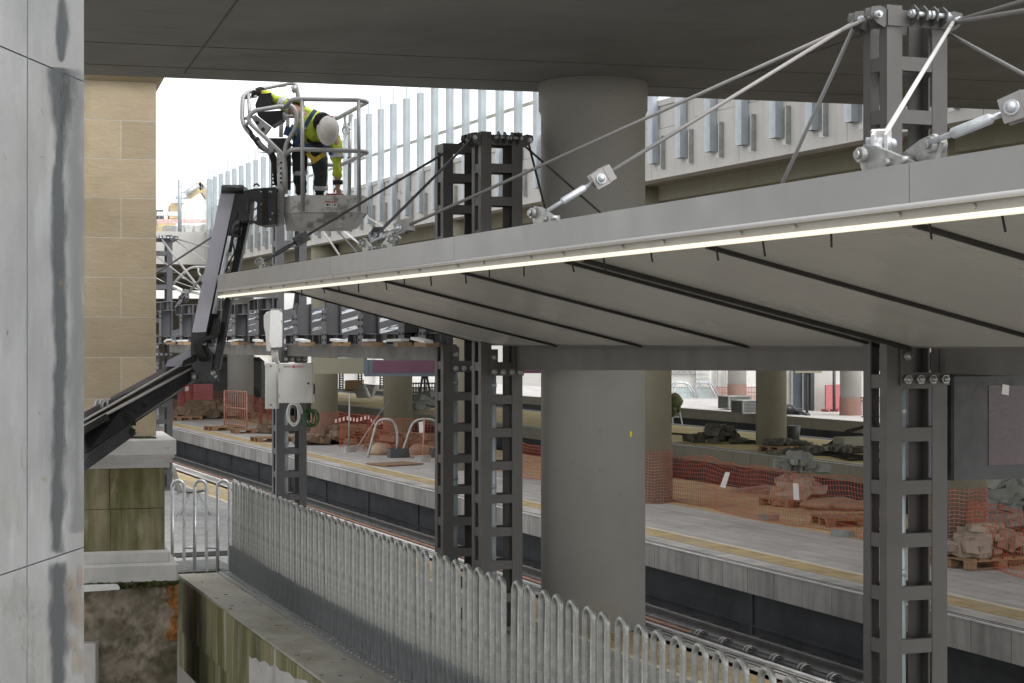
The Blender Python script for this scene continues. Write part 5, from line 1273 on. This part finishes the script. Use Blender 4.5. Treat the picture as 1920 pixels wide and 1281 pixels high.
# pallets
def pallet_proto():
    t=thing('wood_pallet','','pallet',(0,0,0),0,'wooden pallets on the works site'); 
    d=MB()
    for k in range(6): d.box(-.6+k*.205,-.6+k*.205+.15,-.4,.4,.122,.144)
    obj('deck_boards',d,M['wood'],t,True)
    s=MB()
    for y in (-.35,0,.35):
        for x in (-.52,0,.52): s.box(x-.07,x+.07,y-.05,y+.05,.022,.10)
        s.box(-.6,.6,y-.05,y+.05,.1005,.1215); s.box(-.6,.6,y-.05,y+.05,0,.0215)
    obj('bearers',s,M['wood'],t,True); return t
pp=pallet_proto(); first=[True]
def pallet(px,py,rz,label,z=0,dx=0):
    p=G(px,py); loc=(p.x+dx,p.y,z+.006)
    if first[0]: pp.location=loc; pp.rotation_euler=(0,0,rz); pp['label']=label; first[0]=False; return pp
    return dup(pp,loc,rz,label)
a1=pallet(1496,948,.2,'wooden pallet under the brown and grey stone pile behind the netting')
a2=pallet(1600,984,-.2,'empty wooden pallet just left of the right lattice column')
a3=pallet(1842,1060,.1,'wooden pallet of broken pale stone at the right edge')
a4=pallet(1880,1012,.3,'wooden pallet under the tall broken slab heap below the display')
a5=pallet(1470,846,.3,'pallet loaded with hoses on the third platform'); 
a6=pallet(421,807,.2,'pallet lying on the shaded platform below the boom knuckle')
a7=pallet(345,788,.5,'pallet closest to the sandstone pier in the shade')
a8=pallet(512,828,.1,'pallet just left of the cabinet column')
a9=pallet(470,812,.0,'flat pallet between the grid fence and the cabinet column')
def pile(label,px,py,z0,w,hh,n,m,seed,name='stone_pile',cat='stone pile',ls=(.25,.5),flat=.12,dpt=.7):
    rn=random.Random(seed); random.seed(seed); p=G(px,py); b=MB(); t=n
    for i in range(n):
        f=(i/n); z=z0+hh*f; sp=(1-f*.75)
        L_=rn.uniform(*ls); b.rock((p.x+rn.uniform(-.5,.5)*w*sp,p.y+rn.uniform(-.5,.5)*dpt*sp,z+flat/2),L_,L_*rn.uniform(.4,.7),flat*rn.uniform(.7,1.4),rn.uniform(0,3),rn.uniform(-.4,.4))
    return tag(obj(name,b,M[m]),label,cat)
pile('stacked brown slabs wrapped on the pallet behind the netting',1496,946,.15,.75,.34,22,'stone',1,ls=(.4,.6))
pile('grey rubble heaped on top of the brown slab stack',1496,946,.62,.7,.24,50,'greystone',2,ls=(.10,.34))
pile('broken pale pink stone on the near pallet at the right edge',1850,1060,.15,1.5,.30,80,'stone',3,ls=(.12,.36))
pile('tall heap of grey green broken slabs below the hanging display',1890,1010,.15,1.5,.75,80,'greystone',4,ls=(.2,.6))
pile('dark hump of earth and rope on the ochre third platform',1350,830,0,1.7,.42,70,'darkstone',5,'rubble_heap','heap',(.2,.5),.12,1.6)
pile('heap of hoses and scrap on the pallet of the third platform',1470,845,.14,1.3,.10,40,'darkstone',6,'scrap_heap','heap',(.2,.6),.08)
pile('scatter of broken scrap right of the olive pillar on the third platform',1560,850,0,4.2,.10,70,'darkstone',7,'scrap_heap','heap',(.2,.6),.1)
pile('low pile of pink rubble in the shade below the boom knuckle',388,785,0,3.0,.45,40,'dirtstone',8,'rubble_heap','heap',(.4,.9),.25,1.5)
pile('stones behind the cabinet column near the netted pillar',545,812,0,2.4,.4,30,'dirtstone',9,'rubble_heap','heap',(.3,.6),.16)
pile('brown rubble along the foot of the netting beside the leaning poles',660,832,0,3.4,.42,120,'dirtstone',10,'rubble_heap','heap',(.15,.6),.14,1.2)
pile('brown rubble heaped under the hoop frames',770,846,0,3.2,.35,110,'dirtstone',12,'rubble_heap','heap',(.15,.6),.14,1.2)
bl=MB(); 
for px,py,L_ in ((1442,976,.34),(1578,1006,.34)): 
    p=G(px,py); o=obj('loose_kerb_stone',MB().rock((p.x,p.y,.05),.16,L_,.09,.5),M['greystone']); tag(o,'loose grey stone holding down the netting %s'%('near its middle' if px<1500 else 'close to the right lattice column'),'stone')
p=G(1225,942); tag(obj('cable_box',MB().bbox(p.x-.16,p.x+.16,p.y-.1,p.y+.1,0,.12,.01),M['greystone']),'small grey block on the paving at the foot of the olive pillar','block')
for i,(px,py,w_) in enumerate(((1410,921,1.0),(1440,925,.8))):
    p=G(px,py); q=MB()
    for k in range(5): q.cbox((p.x+.05*k,p.y-.1*k,.02+.022*k),w_*.8,.5,.012,.2+.15*k,.06,.02)
    tag(obj('cardboard',q,M['stone']),'flattened cardboard on the dusty floor behind the netting, %s'%('left part' if i==0 else 'right part'),'cardboard')
sb=lumpy(lumpy(MB(),G(1460,948)+Vector((.0,0,.16)),.17,.22,.20,3),G(1475,950)+Vector((0,0,.08)),.26,.22,.11,5); tag(obj('sand_sack',sb,M['sack']),'slumped sack leaning on the left of the stone pallet','sack')
sb=lumpy(lumpy(MB(),G(1560,955)+Vector((0,0,.08)),.55,.3,.13,7),G(1605,957)+Vector((0,0,.08)),.45,.3,.11,9); tag(obj('sand_sack',sb,M['sack']),'long low sacks behind the netting right of the stone pallet','sack')
# grid fence panel in the shade
gf=thing('fence_panel','rusty wire grid fence panel standing in the shade under the viaduct','fence',G(442,800))
q=MB(); p0=G(421,797); p1=G(463,801.5)
for a_ in range(11): 
    x=p0.lerp(p1,a_/10); q.tube([x,x+Vector((0,0,1.25))],.012 if 0<a_<10 else .03,5)
for z in (.05,.65,1.25): q.tube([p0+Vector((0,0,z)),p1+Vector((0,0,z))],.025,5)
obj('wire_grid',q,M['netwrap'],gf)
mb=MB()
for px in (352,366,380): 
    p=G(px,772); mb.cbox(p+Vector((0,0,.6)),.9,.12,1.2,.2)
tag(obj('plastic_barrier',mb,M['pinkred']),'red plastic site barriers standing in the deep shade under the viaduct','barrier')
# dark plant in the shade
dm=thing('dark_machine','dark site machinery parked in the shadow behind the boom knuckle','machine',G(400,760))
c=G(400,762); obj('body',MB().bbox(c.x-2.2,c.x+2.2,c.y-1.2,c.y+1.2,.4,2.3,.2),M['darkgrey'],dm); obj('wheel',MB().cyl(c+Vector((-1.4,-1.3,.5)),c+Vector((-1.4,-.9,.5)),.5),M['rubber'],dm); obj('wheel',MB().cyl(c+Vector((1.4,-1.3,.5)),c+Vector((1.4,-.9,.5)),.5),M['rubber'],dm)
# ---- chair on the near platform
chp=G(362,968); 
ct=thing('chair','grey plastic shell chair on thin metal legs behind the short railing','chair',(chp.x,chp.y,0),0)
s=MB()
def shell(u,v):
    x=(u-.5)*.44
    if v<.5: return (x,-.22+.44*v*2,.44-.03*math.sin(v*6)+.03*(2*abs(u-.5))**2)
    w=(v-.5)*2; return (x*(1-.15*w),.22+.12*w,.44+.42*w-.04*(2*abs(u-.5))**2)
s.grid(shell,10,16); s2=MB().grid(lambda u,v: Vector(shell(u,v))+Vector((0,.006,-.014)),10,16)
M4=Matrix.Rotation(1.2,4,'Z')
for bq in (s,s2): bq.v=[M4@v for v in bq.v]
obj('seat_shell',s.add(s2.v,s2.f,True),M['chair'],ct,True)
lg=MB()
for sx in (-1,1):
    lg.tube([M4@Vector((sx*.10,.05,.42)),M4@Vector((sx*.22,.26,0))],.011,6); lg.tube([M4@Vector((sx*.10,-.05,.42)),M4@Vector((sx*.22,-.26,0))],.011,6)
    o=obj('leg',lg,M['galv'],ct,True); lg=MB()
p=G(385,1040); tag(obj('floor_grille',MB().cbox((p.x,p.y,.008),.9,.5,.012,.0),M['ballast']),'dark drain grille in the paving behind the short railing','grille')
# ================================================================ station signs
g0=W(754,690,50); t=thing('station_sign','long dark purple station sign hung between the distant pillars','sign',g0,-TH)
def R_(px,py,Z): 
    p=W(px,py,Z); return p
def slab(x0,y0,x1,y1,Z,d,m,name,par): return obj(name,MB().prism([W(x0,y0,Z),W(x1,y0,Z),W(x1,y1,Z),W(x0,y1,Z)],FW*d),m,par)
slab(684,675,830,706,48,.35,M['bluegrey'],'case',t); slab(699,676.5,828,699,47.98,.02,M['purple'],'panel',t); slab(682,675,690,705,47.97,.3,M['bluegrey'],'end_cap',t)
sg=slab(980,684,1016,700,40,.3,M['purple'],'purple_sign',None); tag(sg,'purple sign edge showing between the column pair and the thick pillar','sign')
cb=thing('concrete_crosshead','olive concrete beam resting on the netted pillar behind the cabinets','beam',W(635,690,50.6))
obj('beam',MB().prism([W(584,672,50.4),W(683,672,50.4),W(683,701,50.4),W(584,701,50.4)],FW*1.0),M['conc_olive'],cb)
dp=thing('hanging_display','large dark hanging display box with a mauve screen at the right edge','display',onX(1850,810,7.6),0)
Yd_=10.55
zt_d,zb_d=2.80,2.06
xl=onX(1815,700,7.25); 
fx0=7.42; 
obj('casing',MB().bbox(fx0,9.3,Yd_,Yd_+.55,zb_d,zt_d,.015),M['darkgrey'],dp)
def dpx(px): # world x on the casing face
    k=(px-960)/FPX; Z=Yd_/(FW.y+RT.y*k); return Z*(FW.x+RT.x*k)
ysx=Yd_-.006; 
obj('screen',MB().box(dpx(1853),9.22,Yd_-.006,Yd_-.001,zb_d+.10,zt_d-.08),M['screen'],dp)
xs=dpx(1883); obj('screen_sticker',MB().prism([(xs-.03,Yd_-.008,2.66),(xs+.03,Yd_-.008,2.65),(xs+.035,Yd_-.008,2.72),(xs-.02,Yd_-.008,2.73)],(0,-.002,0)),M['paper'],dp)
obj('hanger',MB().tube([(7.6,Yd_+.2,zt_d),(7.6,Yd_+.2,3.1)],.03,8).tube([(8.8,Yd_+.2,zt_d),(8.8,Yd_+.2,3.3)],.03,8).tube(fillet([(7.44,Yd_+.1,2.6),(7.36,Yd_+.1,2.7),(7.3,Yd_+.1,2.95)],.1,4),.02,8),M['darkgrey'],dp)
ib=thing('junction_box','tall dark box behind the right lattice column beside the display','box',(7.12,10.75,2.1)); obj('box',MB().bbox(7.14,7.40,10.6,10.95,2.08,2.80,.02),M['bluegrey'],ib)

# ================================================================ far side : third and fourth platforms, beyond
def stand(px,py,z=0): return G(px,py,z)
p=stand(1598,845); tag(obj('concrete_block',MB().bbox(p.x-.45,p.x+.45,p.y-.3,p.y+.3,0,.38*1.0,.02),M['conc_olive']),'square concrete block on the third platform near the right lattice column','block')
p=stand(1487,831); tag(obj('waste_bin',MB().lathe((p.x,p.y,0),[(.18,0),(.22,.5),(.20,.52)],14),M['darkgrey']),'dark bin right behind the olive pillar on the third platform','bin')
for i in range(5):
    rn=random.Random(i+20); pts=[]; 
    x=1260+i*55
    for k in range(9): pts.append(stand(x+k*38,812+i*9+k*4.5+rn.uniform(-3,3))+Vector((0,0,.03)))
    tag(obj('ground_cable',MB().tube(pts,.03,5),M['rubber']),'black cable lying on the ochre platform, line %s from the far edge'%(['first','second','third','fourth','fifth'][i]),'cable','cables on the ochre platform')
hs=MB(); p=stand(1545,842); hs.tube([p,p+Vector((.6,-.3,.5)),p+Vector((1.0,-.6,.65)),p+Vector((1.3,-.7,.05))],.06,8); tag(obj('bent_hose',hs,M['rubber']),'thick black bent hose arching over the scrap on the third platform','hose')
pp_=MB(); p=stand(1475,775)
for k,(px,py,w_,hh,m) in enumerate(((1377,768,1.15,.62,'greystone'),(1400,777,.95,.60,'greystone'))):
    p=stand(px,py); t=thing('generator',['larger grey slatted generator box on the fourth platform edge','smaller grey generator box in front of the larger one'][k],'generator',p)
    q=MB().bbox(p.x-w_*.5,p.x+w_*.5,p.y-.5,p.y+.5,.05,hh,.03); obj('casing',q,M[m],t)
    q=MB()
    for j in range(8): q.box(p.x-w_*.5-.012,p.x-w_*.5,p.y-.42,p.y+.42,.12+j*.06,.15+j*.06); q.box(p.x-w_*.42,p.x+w_*.42,p.y-.512,p.y-.5,.12+j*.06,.15+j*.06)
    obj('grille',q,M['darkgrey'],t)
p=stand(1478,778); t=thing('floor_motor','small black pump lying on the fourth platform behind the olive pillar','pump',p); obj('body',MB().ball(p+Vector((0,0,.24)),.34,.25,.20,12,8).cyl(p+Vector((-.5,0,.15)),p+Vector((.6,0,.15)),.13),M['black'],t); obj('foot',MB().cyl(p+Vector((.5,-.3,0)),p+Vector((.5,.3,0)),.15).cyl(p+Vector((-.4,-.3,0)),p+Vector((-.4,.3,0)),.15),M['rubber'],t)
# stair hand rails (arched) with mesh
for k,(x0,x1,x2,yt,yb) in enumerate(((1262,1292,1312,718,758),(1307,1334,1356,718,758))):
    Z=96; t=thing('stair_handrail',['left arched grey stair handrail on the bright far platform','right arched grey stair handrail on the bright far platform'][k],'handrail',W(x0,yb,Z))
    pts=fillet([W(x0,yb,Z),W(x0+1,yt+10,Z),W(x0+6,yt,Z),W(x1,yt,Z),W(x2,yb,Z)],.4,5); obj('tube',MB().tube(pts,.05,8),M['galv'],t)
    obj('tube',MB().tube([p+FW*1.6 for p in pts],.05,8),M['galv'],t)
    obj('infill',MB().prism([W(x0+2,yb,Z+.2),W(x0+3,yt+12,Z+.2),W(x1-3,yt+8,Z+.2),W(x2-4,yb,Z+.2)],FW*.02),M['glasstop'],t)
rf=thing('railing_fence','grey bar railing with pink netting along the bright far platform','fence',W(1340,750,98)); q=MB()
for k in range(34): x=1259+k*5; q.bar(W(x,724,98.5),W(x,756,98.5),.03,.03,FW)
for y in (727,736,752): q.bar(W(1258,y,98.4),W(1425,y,98.4),.05,.05)
obj('bars',q,M['galv_dull'],rf)
q=MB()
for k in range(20): y=726+k*1.5; q.bar(W(1325,y,98.2),W(1425,y,98.2),.02,.02)
obj('pink_net',q,M['netwrap'],rf)
bw=thing('lift_shaft','grey concrete lift shaft with a dark glass door on the fourth platform','lift shaft',W(1520,775,78))
slab(1472,600,1562,773,79,3,M['conc_fascia'],'shaft',bw); slab(1487,695,1526,771,78.9,.08,M['glassdark'],'door',bw); slab(1504.5,695,1506.5,771,78.8,.05,M['galv_dull'],'door_frame',bw); slab(1483,694,1487,771,78.85,.12,M['galv_dull'],'door_frame',bw); slab(1520,694,1527,772,78.7,.18,M['darkgrey'],'door_frame',bw)
lp=thing('lamp_post','slim dark post with a flat sign arm before the lift shaft','post',stand(1513,779)); p=stand(1513,779); obj('post',MB().tube([p,p+Vector((0,0,3.2))],.06,8),M['darkgrey'],lp); q=W(1515,697,p.dot(FW)); obj('arm',MB().cbox(q,1.1,.3,.10,-TH),M['conc_olive'],lp); obj('foot',MB().cyl(p,p+Vector((0,0,.12)),.16,.09),M['darkgrey'],lp)
wb=thing('red_barrier','red plastic site barriers beside the netted far pillar','barrier',stand(1562,772)); 
for k,x in enumerate((1557,1566,1573)):
    p=stand(x,772-k); b_=MB().box(p.x-.25,p.x+.25,p.y-.04,p.y+.04,.1,1.15); obj('panel',b_,M['pinkred'],wb)
    b_=MB().box(p.x-.28,p.x-.2,p.y-.3,p.y+.3,0,.1).box(p.x+.2,p.x+.28,p.y-.3,p.y+.3,0,.1); obj('foot',b_,M['pinkred'],wb)
po=MB().tube([W(1564,770,76),W(1564,690,76)],.07,8); tag(obj('thin_post',po,M['darkgrey']),'thin black post behind the red barriers','post')
bf=thing('bar_fence','dark bar fence on the far platform right of the netted pillar','fence',stand(1650,785)); q=MB()
for k in range(16): x=1618+k*4; q.bar(W(x,745,72),W(x,787,72),.03,.03,FW)
for y in (746,752,782): q.bar(W(1614,y,71.9),W(1684,y,71.9),.05,.05)
obj('bars',q,M['darkgrey'],bf)
lad=thing('step_ladder','folding step ladder with an olive jacket over it left on the far platforms','ladder',W(1268,795,70)); q=MB()
for x0,x1 in ((1259,1262),(1268,1280)): q.bar(W(x0,742,70),W(x1,797,70),.05,.03,FW); 
for y in (755,768,782): q.bar(W(1260,y,70.02),W(1274,y,70.02),.04,.03)
obj('frame',q,M['galv'],lad)
jk_=lumpy(lumpy(lumpy(MB(),W(1266,752,69.9),.28,.25,.30,1),W(1261,762,69.9),.17,.2,.38,2),W(1271,760,69.9),.13,.2,.28,3); tag(obj('jacket',jk_,M['olivejacket']),'olive yellow work jacket draped over the step ladder beside the olive pillar','jacket')
# third platform, left bright opening
def block(name,label,cat,x0,y0,x1,y1,Z,d,m): return tag(slab(x0,y0,x1,y1,Z,d,M[m],name,None),label,cat)
sk=thing('rubble_skip','grey skip with a white chute on the bright third platform','skip',W(682,745,88)); 
obj('tub',MB().prism([W(664,729,88),W(701,727,88),W(696,746,88),W(669,747,88)],FW*2),M['greystone'],sk); obj('chute',MB().tube([W(679,722,88),W(686,731,87.5),W(693,746,87.3)],[.10,.09,.08],8),M['offwhite'],sk)
cr_=MB()
for k in range(5): cr_.prism([W(646,714+k*4,90),W(679,713+k*4,90),W(679,716.4+k*4,90),W(646,717.4+k*4,90)],FW*1.2)
tag(obj('timber_stack',cr_,M['newwood']),'stack of light timber crates beside the grey skip','timber')
for k,(x,lab) in enumerate(((640,'left'),(675,'middle'),(716,'right'))):
    q=MB(); Z=95
    for o in (-1,1): q.bar(W(x+o*3.2,730,Z),W(x+o*3.2,690,Z),.07,.07,FW)
    for j in range(9): q.bar(W(x-3.2,692+j*4.4,Z),W(x+3.2,692+j*4.4,Z),.06,.06)
    tag(obj('lattice_post',q,M['steel_far']),'%s one of three small lattice posts in the bright distance'%lab,'post')
af=thing('folding_frame','black A shaped steel frame standing near the lattice column pair','frame',W(797,757,80)); q=MB()
for a_,b_ in (((792,707),(784,757)),((796,707),(797,757)),((800,707),(812,757)),((790,708),(803,708)),((787,738),(806,738))): q.bar(W(a_[0],a_[1],80),W(b_[0],b_[1],80),.10,.10,FW)
obj('legs',q,M['black'],af)
bg=MB().prism([W(820,732,79),W(826,732,79),W(828,760,79),W(815,760,79)],FW*.8); tag(obj('rubble_bag',bg,M['offwhite']),'white rubble bag just left of the lattice column pair','bag')
ff=thing('site_fence','dark grid site fence in the bright distance behind the A frame','fence',W(800,730,92)); q=MB()
for k in range(12): x=775+k*5; q.bar(W(x,717,92),W(x,748,92),.05,.05,FW)
for y in (719,727,736,746): q.bar(W(773,y,91.9),W(832,y,91.9),.07,.07)
obj('grid',q,M['darkgrey'],ff)
pile('moss covered spoil along the edge of the far bright platform',815,772,0,3.0,.6,30,'greystone',31,'spoil_heap','heap',(.4,.9),.25)
# pale buildings and walls closing the distance
wl=thing('boundary_wall','pale rendered boundary wall in the far bright opening','wall',W(700,720,130)); slab(470,655,860,729,130,1,M['wallpale'],'wall',wl)
q=MB(); 
for k in range(12): x=480+k*32; q.prism([W(x,655,129.9),W(x+1.4,655,129.9),W(x+1.4,729,129.9),W(x,729,129.9)],FW*-.2)
obj('wall_pier',q,M['conc_fascia'],wl)
b1=thing('white_shed','white corrugated shed with shutters beyond the arched handrails','building',W(1340,740,135)); slab(1180,600,1480,752,135,8,M['wallpale'],'wall',b1)
q=MB()
for k in range(22): q.prism([W(1305,688+k*2.4,134.8),W(1333,688+k*2.4,134.8),W(1333,689.6+k*2.4,134.7),W(1305,689.6+k*2.4,134.7)],FW*-.12)
obj('shutter',q,M['white'],b1)
for k in range(4): slab(1262+k*11,691,1270+k*11,702,134.9,-.15,M['galv_dull'],'window',b1)
for k in range(3): slab(1345+k*14,688,1346+k*14,745,134.9,-.3,M['galv_dull'],'post',b1)
b3=thing('grey_annex','pale grey building closing the view right of the lift shaft','building',W(1640,760,110)); slab(1560,600,1800,765,110,6,M['conc_fascia'],'wall',b3)
tr_=thing('bush','bright green bush seen beside the narrow cabinet','bush',W(482,745,105)); q=MB(); random.seed(5)
for k in range(700):
    c=W(random.gauss(482,9),random.uniform(690,752),105+random.uniform(-2,2)); a_=random.uniform(0,6); q.add([c,c+Vector((.2*math.cos(a_),.2*math.sin(a_),.1)),c+Vector((.1,.1,.28))],[(0,1,2)])
obj('foliage',q,M['foliage'],tr_); obj('stem',MB().tube([W(482,755,105),W(482,720,105)],.08,6),M['wood'],tr_)
dk=thing('dark_backdrop','dark backdrop wall added to fill the shaded area behind the lift','wall',W(360,720,100)); slab(150,560,470,760,100,1.5,M['conc_olive'],'wall',dk)  # added wall, stands in for the dark interior under the bridge
# ================================================================ far bridge : mesh fence, digger, catenary
fy=66.9
def onY(px,py,Y):
    k=(px-960)/FPX; Z=Y/(FW.y+RT.y*k); return W(px,py,Z)
mf=thing('mesh_fence','fine wire mesh fence panels with round posts on the far cross bridge','fence',onY(350,440,67.5))
q=MB()
for px in (253,337,398,455,520): 
    a_=onY(px,437,67.5); b_=onY(px,337,67.5); q=MB().tube([Vector((a_.x,a_.y,ZF-.2)),b_],.075,8); obj('post',q,M['galv_post'],mf)
q=MB(); xa=onY(200,340,67.5).x; xb=onY(520,340,67.5).x; zt2=onY(350,342,67.5).z; zb2=ZF+.05
x=xa
while x<xb: q.bar((x,67.45,zb2),(x,67.45,zt2),.012,.012,(0,1,0)); x+=.16
z=zb2
while z<zt2: q.bar((xa,67.44,z),(xb,67.44,z),.012,.012); z+=.22
obj('wire_mesh',q,M['galv_post'],mf)
for k,(py,m,lab) in enumerate(((376,'white','upper white plank rail behind the mesh fence'),(398,'white','middle white plank rail behind the mesh fence'),(412,'tapered','red and white striped plank behind the mesh fence'))):
    a_=onY(294,py+(3 if k else 0),69); b_=onY(420,py+3,69); tag(obj('plank_barrier',MB().bar(a_,b_,.05,.16),M[m]),lab,'plank')
ex=thing('excavator','yellow excavator with folded arm on the far cross bridge','excavator',onY(340,440,74))
def X(px,py,d=0): return onY(px,py,74+d)
arm=MB().prism([X(318,410),X(320,385),X(332,372),X(352,360),X(372,344),X(376,341),X(381,345),X(384,356),X(376,362),X(356,374),X(342,384),X(338,410)],(0,.5,0)); obj('boom',arm,M['excav'],ex)
st=MB().prism([X(374,341),X(383,349),X(396,368),X(410,388),X(407,398),X(399,392),X(384,368),X(372,352)],(0,.4,0)); obj('stick',st,M['excav'],ex)
obj('hydraulic_ram',MB().tube([X(345,366,-.2),X(372,347,-.2)],.12,8).tube([X(334,377,-.2),X(347,365,-.2)],.18,8),M['galv'],ex)
obj('bucket',MB().prism([X(398,396),X(412,392),X(416,410),X(404,416),X(396,408)],(0,1.0,0)),M['darkgrey'],ex)
obj('body',MB().prism([X(296,416),X(330,416),X(330,437),X(296,437)],(0,2.4,0)),M['excav'],ex)
cab=obj('cab',MB().prism([X(294,394),X(306,394),X(309,417),X(294,417)],(0,1.4,0)),M['darkgrey'],ex); obj('window',MB().prism([X(295.5,396,-.02),X(304.5,396,-.02),X(306.5,412,-.02),X(295.5,412,-.02)],(0,-.02,0)),M['glassdark'],cab)
obj('track',MB().prism([X(290,437),X(336,437),X(338,441),X(334,446),X(292,446),X(288,441)],(0,.6,0)),M['rubber'],ex)
sb_=MB(); random.seed(8)
for px,py in ((345,438),(365,437),(385,438),(400,436)): sb_.rock(onY(px,py,68.5),1.3,.8,.5,.3)
tag(obj('sand_bags',sb_,M['wallpale']),'pale sand bags lying behind the mesh fence on the far bridge','bags')
ca=thing('catenary_bracket','white tubular catenary bracket with insulators behind the roof frame','bracket',W(355,555,44))
q=MB().tube(fillet([W(326,532,44),W(345,511,44),W(360,501,44),W(395,501,44),W(430,503,44)],.2,5),.035,8); q.tube([W(344,512,44),W(352,510,44)],.045,8); obj('cantilever_tube',q,M['galv_dull'],ca)
q=MB().tube(fillet([W(372,503,44),W(372,512,44),W(378,520,44)],.15,4),.03,8); q.ball(W(378,524,44),.07); obj('clamp',q,M['galv_dull'],ca)
q=MB()
for k in range(5): c=W(327+k*3,539+k*1.5,44); q.cyl(c,c+RT*.03,.055,n=10)
q.tube([W(324,537,44),W(342,545,44)],.04,8); obj('insulator',q,M['white'],ca)
q=MB().tube([W(342,545,44),W(376,552,44),W(410,560,44)],.02,8).tube([W(345,543,44),W(400,556,44)],.018,8); obj('steady_arm',q,M['galv_dull'],ca)
for k,(a_,b_,Z,lab) in enumerate((((292,503),(330,512),43,'upper left catenary wire before the dark bridge underside'),((292,521),(332,542),43,'lower left catenary wire before the dark bridge underside'),((340,520),(378,538),43,'middle catenary wire under the far bridge'),((330,528),(420,560),43,'long catenary wire running down to the roof frame'))):
    tag(obj('catenary_wire',MB().tube([W(a_[0],a_[1],Z),W(b_[0],b_[1],Z+.5)],.013,5),M['galv_dull']),lab,'wire')
# ================================================================ camera, sky, light
cam=bpy.data.cameras.new('camera'); co=bpy.data.objects.new('camera',cam); COL.objects.link(co)
co.location=(0,0,EYE); co.rotation_euler=(math.pi/2,0,-TH)
cam.sensor_width=36; cam.lens=FPX/1920*36; cam.clip_end=2000; cam.clip_start=.1
SC.camera=co
SUN_EL,SUN_AZ=math.radians(55),math.radians(-150)      # sun high behind the viewer's right, veiled by cloud
w=bpy.data.worlds.new('World'); SC.world=w; w.use_nodes=True; nt=w.node_tree; N=nt.nodes; L=nt.links
bgn=N['Background']; sky=N.new('ShaderNodeTexSky'); sky.sky_type='NISHITA'; sky.sun_disc=False
sky.sun_elevation=SUN_EL; sky.sun_rotation=-SUN_AZ; sky.air_density=1.0; sky.dust_density=2.0; sky.ozone_density=1.0
hs=N.new('ShaderNodeHueSaturation'); hs.inputs['Saturation'].default_value=.10; hs.inputs['Value'].default_value=1.0
L.new(sky.outputs[0],hs.inputs['Color']); L.new(hs.outputs[0],bgn.inputs['Color']); bgn.inputs['Strength'].default_value=SKY
sd_=bpy.data.lights.new('sun','SUN'); sd_.energy=SUNE; sd_.angle=math.radians(25); sd_.color=(1,.97,.93)
so=bpy.data.objects.new('sun',sd_); COL.objects.link(so)
dirn=Vector((math.cos(SUN_EL)*math.sin(-SUN_AZ),math.cos(SUN_EL)*math.cos(SUN_AZ),math.sin(SUN_EL)))
so.rotation_euler=dirn.to_track_quat('Z','Y').to_euler(); so.location=(0,-10,30)
SC.view_settings.view_transform='Standard'; SC.view_settings.look='None'; SC.view_settings.gamma=1; SC.view_settings.exposure=EXPO
SC.cycles.max_bounces=8; SC.cycles.diffuse_bounces=5; SC.cycles.transparent_max_bounces=32
SC.cycles.use_denoising=True
